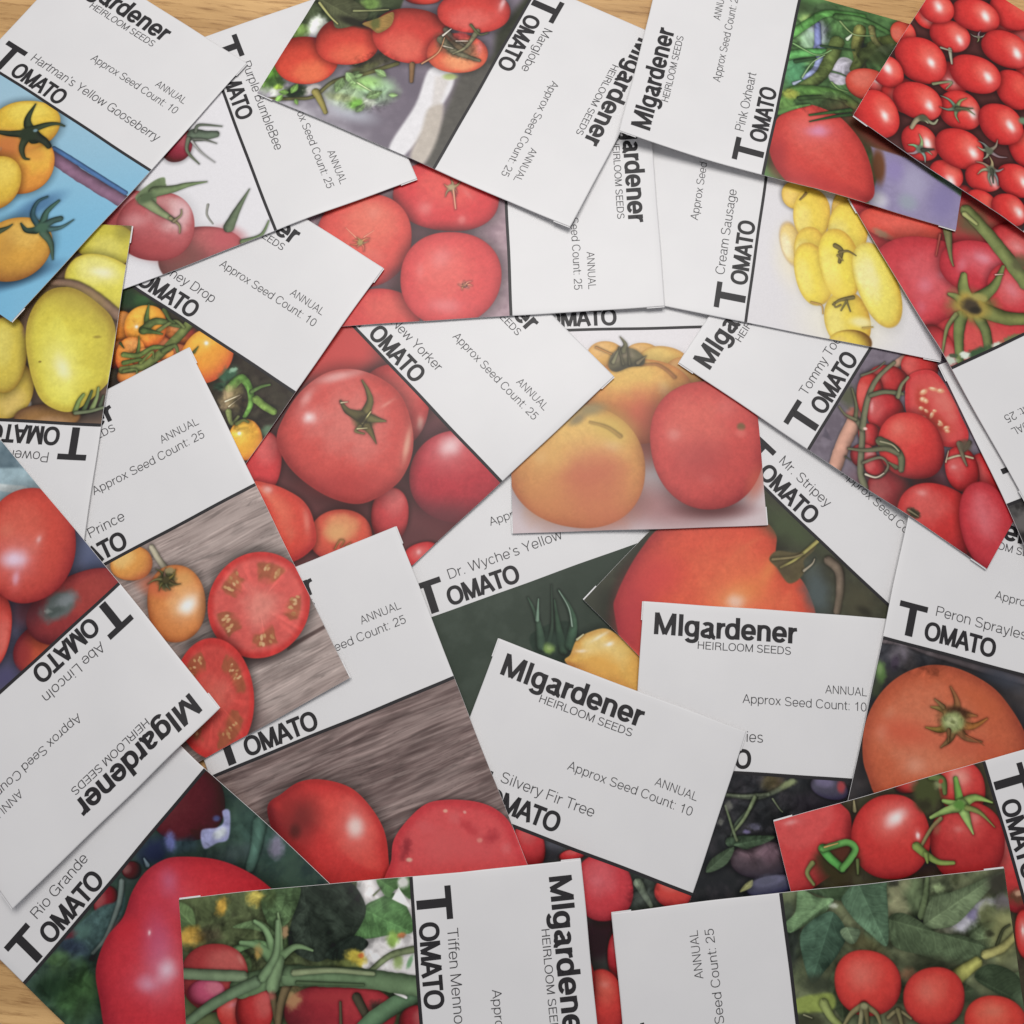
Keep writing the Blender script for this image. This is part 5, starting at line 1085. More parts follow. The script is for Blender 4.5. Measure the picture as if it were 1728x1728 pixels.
  ('tube',[(27.6,12.4),(32.3,20.1),(35.4,26.2)],0.5,1.5,(44,70,38)),
  ('tube',[(27.8,0.8),(31.5,5.6),(34.8,11.1)],2.3,1,(80,118,60)),
  ('blob',(31.9,2.5),3.9,2.6,71.7,(100,140,70),0.6,0.9,0.3),
  ('rough',(37.1,13.8),16.8,5.8,76.7,0.5,2.6)]),
 dict(key='cherry', pos=(2.9628, 2.3265), ang=-116.34, warp=(-0.0497, 0.025, -0.0547), curl=[[1, 1, 0.003], [1, 0.5, 0.002]], name='', count=0, tx=(0, 0), nx=0, tag=True, rule=True, label='seed packet covered in many small glossy red cherry tomatoes, top right corner', ops=[
  ('bg',(84,48,46)),
  ('fill',7.8,(212,54,50),-93.1,-65.1,109.1,90.9,70),
  ('tom',(3.4,41.4),8.6,7.6,-107.9,(216,54,50),{'dk': (150,34,38),'lt': (232,86,72),'L': (-0.38,-0.24),'hl': []}),
  ('tom',(37.3,69.5),3.9,5.2,-127.9,(216,54,50),{'dk': (150,34,38),'lt': (232,86,72),'L': (-0.38,-0.23),'hl': []}),
  ('tom',(27.7,55.6),7.7,6.8,-107.9,(216,54,50),{'dk': (150,34,38),'lt': (232,86,72),'L': (-0.38,-0.23),'hl': [(26.9,51.9,2.1,3.1,-135.9,0.95)]}),
  ('tom',(13.5,51.7),9.1,7.1,-117.9,(216,54,50),{'dk': (150,34,38),'lt': (232,86,72),'L': (-0.38,-0.23),'hl': [(11.5,48.5,2.1,3.1,-135.9,0.95)]}),
  ('tom',(20.4,64.9),6.9,6.2,-127.9,(216,54,50),{'dk': (150,34,38),'lt': (232,86,72),'L': (-0.38,-0.23),'hl': [(19.2,64.5,2.1,3.2,-135.9,0.95)]}),
  ('tom',(19.2,36.2),9.1,7.8,-102.9,(216,54,50),{'dk': (150,34,38),'lt': (232,86,72),'L': (-0.38,-0.24),'hl': [(18.2,32,2.1,3.1,-135.9,0.95)]}),
  ('tom',(44.2,59.7),9.8,9.7,-127.9,(216,54,50),{'dk': (150,34,38),'lt': (232,86,72),'L': (-0.38,-0.24),'hl': [(42.6,56,2.1,3.1,-135.9,0.95)]}),
  ('tom',(56.9,67.6),6.1,6.7,-127.8,(216,54,50),{'dk': (150,34,38),'lt': (232,86,72),'L': (-0.38,-0.23),'hl': [(55.6,68,2.1,3.1,-135.8,0.95)]}),
  ('tom',(32.7,26.3),7,8.3,-127.8,(216,54,50),{'dk': (150,34,38),'lt': (232,86,72),'L': (-0.38,-0.24),'hl': []}),
  ('tom',(53.8,38.9),8.1,8.1,-127.8,(216,54,50),{'dk': (150,34,38),'lt': (232,86,72),'L': (-0.38,-0.24),'hl': [(51.8,34.6,2,3,-135.8,0.95)]}),
  ('tom',(36.2,40.8),9.6,8,-117.8,(216,54,50),{'dk': (150,34,38),'lt': (232,86,72),'L': (-0.38,-0.24),'hl': [(34.3,36.4,2.1,3.1,-135.8,0.95)]}),
  ('tom',(60.7,53.2),9.4,7.7,-112.8,(216,54,50),{'dk': (150,34,38),'lt': (232,86,72),'L': (-0.38,-0.24),'hl': [(59.6,48.8,2,3,-135.8,0.95)]}),
  ('tom',(52.4,14.2),5,8.2,-127.7,(216,54,50),{'dk': (150,34,38),'lt': (232,86,72),'L': (-0.38,-0.24),'hl': []}),
  ('tom',(76,63.4),9,9.6,-127.8,(216,54,50),{'dk': (150,34,38),'lt': (232,86,72),'L': (-0.38,-0.24),'hl': [(74.7,60.3,2,3,-135.8,0.95)]}),
  ('tom',(49,24.3),8.2,8.5,-127.8,(216,54,50),{'dk': (150,34,38),'lt': (232,86,72),'L': (-0.38,-0.24),'hl': [(47.4,20.9,2,3,-135.8,0.95)]}),
  ('tom',(75.6,45.2),7,7,-127.7,(216,54,50),{'dk': (150,34,38),'lt': (232,86,72),'L': (-0.38,-0.24),'hl': [(74.1,42.8,2,3,-135.7,0.95)]}),
  ('tom',(80.9,31.9),6.1,5.9,-127.7,(216,54,50),{'dk': (150,34,38),'lt': (232,86,72),'L': (-0.38,-0.24),'hl': [(82,29.5,2,3,-135.7,0.95)]}),
  ('tom',(68.2,32.3),9.1,8,-117.7,(216,54,50),{'dk': (150,34,38),'lt': (232,86,72),'L': (-0.38,-0.24),'hl': [(66.7,27.5,2,3,-135.7,0.95)]}),
  ('tom',(73.2,20.3),7,5.6,-127.7,(216,54,50),{'dk': (150,34,38),'lt': (232,86,72),'L': (-0.38,-0.24),'hl': [(72.1,16.9,2,3,-135.7,0.95)]}),
  ('tom',(66.4,10.3),7,6.7,-127.7,(216,54,50),{'dk': (150,34,38),'lt': (232,86,72),'L': (-0.38,-0.24),'hl': [(64.8,7.4,2,3,-135.7,0.95)]}),
  ('tom',(82.8,16.9),6,4.9,-107.6,(216,54,50),{'dk': (150,34,38),'lt': (232,86,72),'L': (-0.38,-0.24),'hl': []}),
  ('tom',(78.5,7.5),6.5,6.2,-127.6,(216,54,50),{'dk': (150,34,38),'lt': (232,86,72),'L': (-0.38,-0.24),'hl': [(77.1,4,2,3,-135.6,0.95)]}),
  ('tube',[(72.2,50.3),(68,50.1),(65.6,48.6)],1.6,2.1,(150,140,112)),
  ('tube',[(65.6,48.6),(65.4,44.6),(62.8,43.9)],2.1,0.6,(138,140,112)),
  ('tube',[(65.9,48.5),(66.5,46.1)],1.6,0.5,(160,160,130)),
  ('blob',(65.9,48.5),2.1,1.6,-127.8,(90,92,70),0.6,1.0,0.0),
  ('star',(53.8,40.3),5.7,5,-107.8,(112,128,98)),
  ('tube',[(53.8,40.3),(49.9,35.4)],1.4,0.4,(84,88,64)),
  ('star',(77.9,44),5.6,5,-117.7,(130,146,126)),
  ('tube',[(77.6,43.1),(74.7,39.9)],1.6,0.6,(60,60,52)),
  ('star',(61.9,23.3),5.6,5,-87.7,(120,128,104)),
  ('star',(68.4,19.4),5.6,6,-127.7,(130,138,112)),
  ('tube',[(68.3,19.1),(72.7,16.6)],1.2,0.5,(70,72,60)),
  ('tube',[(32.9,53),(37.9,49.7)],1.6,0.8,(150,150,130)),
  ('tube',[(34.4,56),(33.1,52.2)],1,0.5,(140,140,120)),
  ('tube',[(50.3,51.7),(45,46.5),(49,46.8)],1.3,0.5,(126,130,96)),
  ('star',(21.2,46.7),2.6,4,-127.9,(150,140,120)),
  ('blob',(42.4,18.1),1.9,1.6,-127.8,(110,140,110),0.6,1.0,0.0)]),
 dict(key='rio', pos=(-2.147, -1.2168), ang=56.76, warp=(-0.0185, 0.0, 0.0013), curl=[[1, 1, 0.005], [1, 0.4, 0.003]], name='Rio Grande', count=25, tx=(0, 0), nx=0, tag=True, rule=True, label='seed packet of one long pear-shaped red tomato on dark green, bottom left corner', ops=[
  ('bg',(56,76,66)),
  ('mot',5.9,(44,58,58),0.7),
  ('mot',2.9,(76,98,80),0.4),
  ('blob',(79.4,26.3),11,8,80,(62,88,80),0.8,0.8,0.2),
  ('tom',(70.7,3),12.1,10.8,40,(92,36,42),{'dk': (60,28,34),'lt': (104,46,50)}),
  ('blob',(54.5,4.9),6.4,4.5,30,(42,48,78),0.7,0.95,0.2),
  ('blob',(60.4,9.8),6,2.5,40,(60,80,90),0.7,0.8,0.3),
  ('poly',[(67.9,11.5),(71.7,14.6),(74.3,15),(76.5,12.6),(77.8,14.5),(71.7,19.4),(68.3,17.7),(64.5,15.7)],(160,164,206),{'soft': 0.4,'sm': 1}),
  ('blob',(71.1,16.5),2.5,1.8,20,(206,214,214),0.7,0.9,0.2),
  ('blob',(59.2,6.4),2,3,40,(118,126,190),0.7,0.95,0.3),
  ('blob',(73.7,12.7),1.3,1,50,(80,90,140),0.7,0.9,0.0),
  ('tube',[(49.4,5.6),(50.1,3.5)],1.5,0.6,(120,140,150)),
  ('blob',(70.8,25.1),9.4,3,40,(70,84,84),0.8,0.7,0.2),
  ('tube',[(81.2,23.9),(75.5,27.7),(69.5,30.4)],4.5,3,(74,104,92),{'soft': 0.4}),
  ('blob',(79.4,32.4),2.5,3.5,50,(136,130,152),0.7,0.9,0.4),
  ('blob',(43.7,4),2.9,4.4,80.1,(70,84,80),0.7,0.8,0.3),
  ('tom',(33.4,2.8),3.4,4.4,70.1,(128,34,42)),
  ('tom',(45.1,2.7),3,2.5,50.1,(90,36,40)),
  ('poly',[(26.1,1.5),(31.7,3),(35.3,5.1),(39.3,4),(36.6,8.1),(30.2,10),(24.6,11.3),(19.7,10.5),(16.2,5.6),(16.6,1)],(74,100,98),{'soft': 0.5,'sm': 1,'tex': 0.3}),
  ('blob',(17.5,4.3),5.3,2.9,70.2,(52,62,80),0.8,0.9,0.3),
  ('tube',[(40.7,2.7),(35.3,6.5),(25.9,10),(20,10.2)],1.9,1.2,(110,124,118),{'soft': 0.3}),
  ('blob',(19.2,1.2),2.4,1.2,30.1,(110,40,50),0.7,0.8,0.4),
  ('blob',(22.4,3.6),2.9,2.9,50.1,(84,116,106),0.7,0.7,0.4),
  ('blob',(7.3,13.6),10.4,9,70.2,(60,92,52),0.8,0.9,0.3),
  ('blob',(11.4,3.4),4.3,2.9,60.2,(76,106,64),0.8,0.8,0.4),
  ('blob',(12.8,14.5),2.9,6.2,30.2,(72,108,62),0.8,0.8,0.3),
  ('blob',(4.5,7.4),5.2,3.8,50.2,(36,56,38),0.8,0.8,0.3),
  ('blob',(6.3,18.1),1.9,4.7,60.2,(44,60,40),0.8,0.7,0.3),
  ('rough',(9.9,12.4),15.7,14.3,50.2,0.6,3.8),
  ('rough',(69.6,21.4),20.9,10.9,40,0.4,4),
  ('ptom',[(17.2,14),(25.6,10.3),(33.3,10.1),(40.2,7.3),(47,6.4),(53,8),(57.4,11.2),(63.9,19.7),(67.7,28.6),(69.4,38.1),(68.2,46),(53.2,50),(23.5,57.2),(4.6,41.4),(6.1,29.2),(11.3,21.3)],(202,48,58),{'dk': (150,36,52),'lt': (212,64,72),'L': (0.21,-0.05),'soft': 0.2,'hl': [(50.1,13.9,4.4,5.3,50.1,0.55,(196,120,160)),(34.5,23.9,6.3,12.1,40.1,0.6,(196,104,146)),(31,30.6,3.9,4.4,60.1,0.85,(230,206,220)),(24.3,29,4.8,3.4,60.1,0.65,(220,180,206)),(35.4,19.2,0.6,1,50.1,0.8)]}),
  ('blob',(31.4,13),4.4,2.9,10.1,(200,44,56),0.9,0.7,0.0),
  ('blob',(47.2,20.8),3.4,4.4,50.1,(200,70,96),0.9,0.5,0.0)]),
 dict(key='abe', pos=(-1.0587, -0.5194), ang=-128.65, warp=(0.0012, -0.0024, -0.0449), curl=[[0, 0, 0.003], [1, 0, 0.002]], name='Abe Lincoln', count=25, tx=(0, 0), nx=0, tag=True, rule=True, label='upside-down seed packet with red tomatoes and a grey stem scar, left edge', ops=[
  ('bg',(150,172,182)),
  ('mot',3.3,(80,100,110),0.8),
  ('mot',1.7,(190,206,210),0.4),
  ('blob',(2.9,56.7),6.5,5.4,-116.5,(92,112,122),0.7,0.8,0.4),
  ('poly',[(9.8,60.3),(-7.3,44),(2,25.8),(15.3,53)],(170,196,204),{'soft': 0.6,'a': 0.8}),
  ('poly',[(10.7,54.5),(3.4,46.1),(-0.4,35.1),(0.5,33.1),(5.9,44.8),(12,52.8)],(206,216,216),{'soft': 0.4}),
  ('poly',[(21.5,53.6),(0.5,36.6),(-2.3,5.1),(-0.6,-0.5),(48.9,-0.4),(60.2,10.5)],(86,84,104),{'soft': 0.7}),
  ('blob',(1.9,15.5),5.8,5.8,-116.4,(96,104,132),0.8,0.9,0.0),
  ('blob',(1.8,10.4),4.2,3.2,-136.4,(84,92,120),0.8,0.8,0.0),
  ('tom',(28.4,0.5),11.9,8.2,-156.3,(196,84,56),{'dk': (120,44,50),'lt': (206,110,66)}),
  ('tom',(14.3,3.9),16.7,10.4,-160.3,(150,56,56),{'dk': (96,40,46),'lt': (166,66,60),'L': (-0.26,0.16)}),
  ('blob',(26.2,13.8),6.8,5.7,-136.3,(92,48,54),0.8,0.8,0.0),
  ('blob',(18.1,8.2),6.8,4.4,-168.3,(98,106,104),0.4,1,0.25),
  ('blob',(15.8,8.1),3.7,2.1,-166.3,(136,142,146),0.7,0.7,0.4),
  ('blob',(20.7,7.9),3.6,1.6,-166.3,(70,80,76),0.7,0.7,0.4),
  ('blob',(22.2,9.3),1.4,0.8,-136.3,(150,156,150),0.6,0.6,0.4),
  ('tom',(39.8,17.7),7.2,12.7,-136.3,(208,72,62),{'dk': (150,46,50)}),
  ('blob',(35.9,3.7),2.6,4.6,-136.3,(150,50,54),0.8,0.6,0.0),
  ('blob',(44.5,2.9),4.6,3.6,-166.2,(84,80,112),0.8,0.95,0.0),
  ('tom',(13.8,30),15.1,18,-148.4,(206,76,62),{'dk': (156,50,52),'lt': (216,96,78),'L': (0.03,0.3),'soft': 0.2,'hl': [(20.3,29.8,5.6,4.5,-126.4,0.95,(232,206,226)),(23.5,24.7,1.5,3,-136.4,0.8,(226,170,190)),(10.6,29.2,1.1,1.8,-116.4,0.7,(236,200,200)),(16.5,38.8,3.2,3.2,-136.4,0.25,(226,150,120))]})]),
 dict(key='trusspack', pos=(2.4922, -0.1646), ang=-70.5, warp=(0.0002, 0.0186, 0.0201), curl=[[0, 1, 0.0015]], name='', count=25, tx=(0, 0), nx=0, tag=True, rule=True, label='seed packet of red round tomatoes with a bright green star calyx, lower right edge', ops=[
  ('bg',(66,58,48)),
  ('mot',4,(84,84,60),0.7),
  ('tom',(5.8,9.3),7.4,8.2,-75.5,(206,60,56),{'dk': (150,36,40),'hl': [(2.5,9.3,3.6,3.1,-55.5,0.6,(240,190,170))]}),
  ('tom',(0.4,26.2),4.1,2.5,-75.5,(196,60,56)),
  ('tom',(32.9,0.6),8,13.5,-85.4,(200,58,58),{'dk': (140,38,44),'hl': [(23.6,1.4,1,3,-90.4,0.7,(240,200,200))]}),
  ('blob',(22.9,27.2),6,6.5,-75.4,(60,44,40),0.7,0.95,0.2),
  ('blob',(3.4,46.1),3,3.5,-75.4,(74,66,48),0.7,0.95,0.4),
  ('tube',[(3.3,44.5),(0.4,43.9)],1.3,0.6,(160,150,110)),
  ('ptom',[(0.5,74.9),(-1.1,63.7),(-2,51.6),(1.6,47.2),(5.4,46.2),(13.3,48.8),(18.1,53.1),(21.2,60.4),(23.4,70.6),(14.2,76)],(206,64,64),{'dk': (150,46,48),'lt': (214,82,80),'L': (-0.4,-0.01),'hl': [(1.7,64.5,3,1,-85.4,0.35)]}),
  ('tom',(21.8,12.5),12,12,-75.4,(186,50,50),{'dk': (130,36,40),'lt': (204,70,66),'L': (-0.4,-0.02),'hl': [(15.4,8,2.3,3,-55.4,0.45,(236,170,160)),(17.3,14.1,2,1.3,-75.4,0.4,(236,170,160))]}),
  ('tom',(13.8,35.5),12.4,12.7,-75.4,(204,56,52),{'dk': (150,38,42),'lt': (216,78,68),'L': (-0.32,-0.1),'hl': [(8.8,32.3,4.8,3,-105.4,0.9),(15.7,27.1,0.9,1.4,-75.4,0.85)]}),
  ('blob',(4,20.2),5.6,6.1,-75.5,(74,80,48),0.6,1,0.4),
  ('blob',(7.6,22.4),2.5,2,-75.4,(56,54,40),0.7,0.9,0.3),
  ('tube',[(0,17.9),(1.9,14.6),(5.9,15.1)],2.5,1.5,(92,110,60)),
  ('blob',(2.9,16.6),1.5,1.5,-75.5,(150,160,110),0.7,0.8,0.4),
  ('blob',(2.2,15.3),0.8,0.8,-75.5,(200,60,50),0.6,0.8,0.0),
  ('blob',(16.9,54.1),7.9,6.5,-75.4,(62,56,36),0.5,1,0.15),
  ('blob',(14.4,52.1),3,3,-75.4,(96,50,40),0.7,0.8,0.3),
  ('tube',[(11.6,57.1),(15.1,55.5),(18.7,52.8)],2.8,2.3,(84,156,74)),
  ('tube',[(18.7,52.8),(16.9,50.1),(14.2,47.4),(11.8,49.1),(11.6,53.4),(11.9,57.2)],2.2,2,(92,150,74)),
  ('tube',[(15,61.3),(17.4,63.6),(21.1,62.5)],1.7,1,(120,128,76)),
  ('tube',[(11.3,56.5),(11.2,52.2)],0.6,0.4,(190,150,90)),
  ('tube',[(17.6,47.6),(21.4,48.5)],1.3,0.7,(90,104,60)),
  ('tube',[(10.9,11.5),(6.5,10.9),(2.7,10.5)],3.3,1.5,(104,148,66)),
  ('tube',[(10.6,10.8),(9.7,6.2),(12.5,1.3)],3.6,0.6,(136,166,86)),
  ('tube',[(10.9,11.5),(9.5,13.8),(8.1,16.3)],2.8,1.2,(128,160,84)),
  ('tube',[(11,11),(15.2,10.6),(19.9,10)],4.2,0.5,(140,172,96)),
  ('tube',[(11.1,12.6),(11.1,16.4),(11.8,21.6)],3,1.1,(132,160,88)),
  ('tube',[(11.9,9.6),(14.4,6),(19.7,2.8)],2,0.3,(120,130,70)),
  ('blob',(10.6,11.6),2,1.8,-75.4,(92,140,60),0.5,1,0.2),
  ('tube',[(12.9,18.6),(15.1,22.6),(19.4,27.4)],1.4,1.1,(124,116,76)),
  ('tube',[(18.6,28.5),(21.7,26.3),(25,23),(26.4,18.6)],2.8,1.2,(124,146,72)),
  ('tube',[(21.7,26.3),(24.1,26.5)],1.8,0.8,(110,130,66)),
  ('blob',(15.6,20.6),1.3,2,-55.4,(150,90,70),0.7,0.7,0.3),
  ('tom',(52,2.6),3.4,7.3,-75.3,(204,56,52),{'hl': [(50.9,3.2,0.7,2,-75.3,0.8)]}),
  ('blob',(40.9,2.2),3,2.5,-75.3,(96,70,50),0.7,0.9,0.3),
  ('blob',(40.1,1.4),1.5,1,-75.3,(200,160,130),0.7,0.9,0.3)]),
 dict(key='leafy', pos=(0.7076, -2.0649), ang=102.1, warp=(0.0022, 0.0054, 0.0046), curl=[[1, 1, 0.002], [1, 0, 0.001]], name='', count=25, tx=(0, 0), nx=0, tag=True, rule=True, label='seed packet with a leafy green picture and three red tomatoes, bottom right corner', ops=[
  ('bg',(98,108,78)),
  ('mot',3.5,(66,72,54),0.8),
  ('mot',5,(142,148,108),0.6),
  ('leaves',11.4,(96,112,80),47.5,-5.8,90.5,79.4,20),
  ('blob',(67.5,1),3.9,9.2,106.3,(54,60,54),0.7,0.95,0.3),
  ('blob',(81.9,3.2),4.4,3,96.2,(120,132,96),0.7,0.9,0.4),
  ('blob',(75.9,1.2),2.4,4.4,106.2,(66,76,62),0.7,0.9,0.3),
  ('leaf',[(82.9,7.4),(83.3,12.7),(81.8,17.6),(82.3,21.4),(78.7,19.2),(79.2,15.2),(81.1,10.8)],(84,106,76),3),
  ('poly',[(83.4,11.2),(79.6,15.2),(78.8,18.2),(82.8,20.9)],(72,92,64),{'soft': 0.3}),
  ('blob',(76.9,35.5),4.4,6.9,96.2,(160,160,120),0.7,0.9,0.5),
  ('blob',(77.3,41.3),4,5.4,96.2,(110,128,90),0.7,0.9,0.4),
  ('tube',[(82.1,45.8),(76.5,44.3),(71.4,42.4)],1.5,2.5,(100,116,80)),
  ('blob',(81.8,35.3),2,1.2,96.2,(60,60,50),0.7,0.9,0.4),
  ('blob',(78.9,48.4),2,1.5,96.2,(150,170,120),0.7,0.9,0.4),
  ('blob',(81.1,54.5),1.5,2,96.2,(80,86,60),0.7,0.9,0.4),
  ('blob',(72.7,61.3),4.4,1.7,76.2,(176,174,186),0.7,0.9,0.4),
  ('blob',(68.7,54.3),4.4,3.4,76.2,(206,204,214),0.6,1,0.4),
  ('blob',(69.9,58.2),2.2,2,96.2,(150,142,178),0.6,0.95,0.3),
  ('blob',(66.9,49.3),2.9,1.5,96.2,(176,176,150),0.7,0.8,0.4),
  ('leaf',[(68.6,42.4),(75.8,45.8),(77.1,51.7),(79.1,59.9),(81.7,69.1),(77.1,64.8),(73.3,59.9),(67.9,52.6),(67.2,46.3)],(116,134,98),4),
  ('blob',(78.8,67.5),4,4.5,116.2,(62,60,52),0.7,0.95,0.3),
  ('blob',(72.4,68.1),3,2.5,96.2,(120,110,120),0.7,0.8,0.4),
  ('blob',(63.1,66.8),5.4,7.8,96.2,(146,148,96),0.7,0.9,0.3),
  ('blob',(69.3,62.3),3,3.9,96.2,(110,116,76),0.7,0.8,0.4),
  ('tube',[(60.5,64.2),(64.5,66.6),(65.7,68.9)],1.2,0.7,(66,70,48)),
  ('blob',(64,62.3),1.5,1.2,96.2,(60,62,44),0.7,0.9,0.3),
  ('leaf',[(71.6,32),(73.1,35.9),(70.7,40.7),(66.3,46.1),(64.2,54.6),(60.5,60.3),(57,57.9),(56.4,50.5),(60.4,39.9),(64,32.3)],(84,100,72),5,{'vein': 0.12}),
  ('blob',(57.3,43),12.6,2.9,102.3,(58,62,46),0.7,0.9,0.2),
  ('blob',(64.9,24.2),6.3,2.9,116.3,(96,92,60),0.7,0.8,0.4),
  ('leaf',[(79,16.2),(80.1,11.2),(83,5.9),(76.6,3.9),(73.6,0.4),(70.7,1.5),(73.3,8),(75.2,12.5)],(116,148,104),5),
  ('blob',(77.2,15.9),1.5,1,96.2,(190,196,176),0.7,0.9,0.4),
  ('leaf',[(75.3,15.6),(74.8,11.4),(71.7,5.7),(66.7,4),(56,5.9),(59.4,11),(64,15.8),(69.3,18.7)],(76,104,84),4),
  ('leaf',[(70.7,19),(69.3,22.9),(65.8,20.7),(66.5,18.3),(69.5,16.7)],(110,130,100),2),
  ('leaf',[(83.4,24.1),(80.1,19.4),(77.8,18.6),(72.3,21.8),(68,25.8),(64,30.4),(71.6,32),(80.1,32.7),(83,32.4)],(94,124,96),5),
  ('poly',[(51.1,-1.5),(52.7,4.9),(52.3,11.9),(47.8,11.2),(48.2,-0.4)],(146,162,78),{'soft': 0.6,'sm': 1}),
  ('blob',(45,3.7),5.7,2.9,96.3,(62,64,48),0.7,0.9,0.3),
  ('blob',(55.5,8.4),5.8,2.9,96.3,(60,66,52),0.7,0.9,0.3),
  ('tube',[(49.9,9),(45.6,10.9),(42,14.3)],2.9,1.9,(140,152,88)),
  ('tube',[(58.2,60.2),(59.4,65.6),(62.7,70.4)],2.9,2.4,(164,160,96),{'soft': 0.4}),
  ('tube',[(52.7,50.4),(54.3,53.2),(56.2,57.2)],4.8,3.4,(160,160,84),{'soft': 0.4}),
  ('blob',(55.3,35.4),2.9,1.9,96.3,(150,110,80),0.7,0.9,0.4),
  ('leaf',[(52.1,55.9),(55.3,60.6),(52.7,67.4),(47.7,70.9),(43.1,70),(46.8,62.1)],(70,86,62),4,{'vein': 0.08}),
  ('blob',(46.7,54.9),2.9,2.9,96.3,(70,80,60),0.7,0.8,0.4),
  ('blob',(43.3,68.6),2.4,4.3,126.3,(100,120,90),0.7,0.8,0.4),
  ('rough',(68,34.5),39.1,20.6,96.2,0.45,3.9),
  ('tom',(54.3,23),10.2,9.3,96.3,(212,62,54),{'dk': (156,40,42),'lt': (220,84,72),'L': (0.25,-0.07),'soft': 0.3,'hl': [(56.8,21.3,4.8,4.8,76.3,0.32,(226,160,140))]}),
  ('tom',(48,42.8),9.5,8.4,96.3,(208,60,52),{'dk': (150,38,42),'lt': (218,84,70),'L': (0.2,-0.07),'soft': 0.3,'hl': [(49.6,41.1,4.3,4.3,96.3,0.32,(224,150,130))]}),
  ('tom',(38.5,60.3),9.5,7.9,96.3,(214,64,52),{'dk': (156,40,42),'lt': (222,92,72),'L': (0.34,-0.04),'soft': 0.3,'hl': [(41.9,60.1,3.8,2.4,96.3,0.3,(228,160,130))]}),
  ('blob',(43.4,30.8),3.3,2.9,96.3,(90,80,60),0.7,0.9,0.3),
  ('tube',[(48.1,20.9),(46.3,17.1),(42.9,14)],2.1,1,(122,116,80)),
  ('tube',[(48.1,20.9),(42.4,19)],1.9,1.4,(130,126,92)),
  ('tube',[(48.1,21.2),(45.4,24.5),(41.7,25.4)],2.1,0.9,(124,116,80)),
  ('tube',[(47.8,21.4),(42.1,21.5)],1.9,1.1,(96,90,62)),
  ('blob',(47.9,21.1),1.4,1,96.3,(150,150,110),0.6,1.0,0.0),
  ('tube',[(44.1,27.9),(45.6,31.2),(42.9,34.8)],1.4,0.8,(120,112,80)),
  ('tube',[(45.6,31.2),(41,31.9)],1.7,1.1,(110,104,72)),
  ('tube',[(47.4,2.5),(46.2,4.9)],0.6,0.3,(140,140,110))]),
 dict(key='tiffen', pos=(0.3624, -0.9031), ang=-77.77, warp=(0.0001, -0.0144, -0.02), curl=[[0, 1, 0.004], [0, 0.3, 0.0025]], name='Tiffen Mennonite', count=25, tx=(0, 0), nx=0, tag=True, rule=True, label='seed packet of red tomatoes behind thick green vine stems, bottom edge, text running downward', ops=[
  ('bg',(84,94,62)),
  ('mot',2.9,(58,62,44),0.8),
  ('mot',4.4,(112,128,82),0.6),
  ('leaves',9.2,(84,104,66),-8.3,-0.6,30.8,94.9,26),
  ('poly',[(-0.8,16.6),(-2,-1.7),(30.2,-1.2),(26,16.3),(11.2,18.3)],(226,222,220),{'soft': 0.4,'tex': 0.03}),
  ('leaf',[(7.3,15.1),(5.3,10.9),(4.4,4.8),(10.8,1),(15.4,1),(15.3,7.6),(15.6,14.6),(14.4,18.6)],(92,134,80),4),
  ('leaf',[(-0.2,10.5),(-0.7,4.4),(0.2,0.2),(6.2,0.7),(3.1,4.7),(5.2,7.4),(2.6,9.7)],(90,130,76),3),
  ('blob',(1.4,2.6),1.9,1.9,-85.2,(226,222,220),0.5,0.9,0.3),
  ('poly',[(5.7,6.4),(2.6,4.2),(8,1),(8.5,1.3)],(228,226,224),{'soft': 0.2}),
  ('tube',[(4.1,11.8),(2.6,9.7)],0.5,0.3,(90,100,70)),
  ('leaf',[(-0.3,33.2),(-1.1,26.1),(0,19.1),(4,15.4),(8.7,14.4),(14.8,18.6),(19.3,24.8),(21.1,30.9),(15.9,38.1),(5.1,35.7)],(56,66,56),7,{'vein': 0.07}),
  ('leaf',[(14.4,18.6),(16.1,14.4),(18.3,15.1),(21.4,21.5),(20,27.4),(17.1,24.7)],(48,58,50),4,{'vein': 0.05}),
  ('blob',(16.8,6.7),2.1,2.4,-85.1,(136,170,80),0.6,1,0.3),
  ('blob',(15.8,4.2),1.4,0.9,-85.1,(196,120,70),0.6,0.9,0.3),
  ('blob',(20.8,18),3.3,2.4,-75.1,(222,200,70),0.6,1,0.4),
  ('blob',(20.3,16.5),1,0.9,-85.1,(214,120,60),0.6,1,0.3),
  ('blob',(22.4,21.1),3.3,1.4,-75.1,(120,130,70),0.7,0.9,0.4),
  ('blob',(22.8,5.7),1.7,2.4,-85.1,(150,176,100),0.6,0.9,0.3),
  ('blob',(23.6,2.2),0.8,2.2,-65.1,(110,160,110),0.6,0.9,0.2),
  ('tube',[(25.2,14.3),(21.2,8),(20.2,1)],1.6,2.1,(112,124,88)),
  ('leaf',[(-0.4,45.2),(-0.7,37.7),(0.6,33.8),(8.7,37.2),(11.4,42.8),(4.2,46)],(90,116,76),3),
  ('blob',(2.1,43.4),2.4,2.9,-85.2,(70,84,50),0.7,0.8,0.3),
  ('blob',(1.7,47.8),2.4,2.9,-65.2,(200,180,80),0.6,0.9,0.5),
  ('blob',(3.2,57.5),1.9,2.7,-75.1,(206,164,62),0.6,1,0.4),
  ('blob',(1.8,47.4),1.9,1.7,-85.2,(196,180,80),0.6,0.9,0.4),
  ('blob',(11.2,66.7),3.8,3.1,-85.1,(204,160,62),0.6,0.95,0.4),
  ('blob',(17.4,47.2),1.2,1.9,-65.1,(206,170,80),0.6,0.9,0.4),
  ('leaf',[(9.5,54.7),(8.2,47.7),(10.4,43.9),(13.8,41),(11,47.9)],(120,150,100),3),
  ('tube',[(15.9,54),(14.6,48),(16.5,41.7)],2.4,1.4,(110,146,96)),
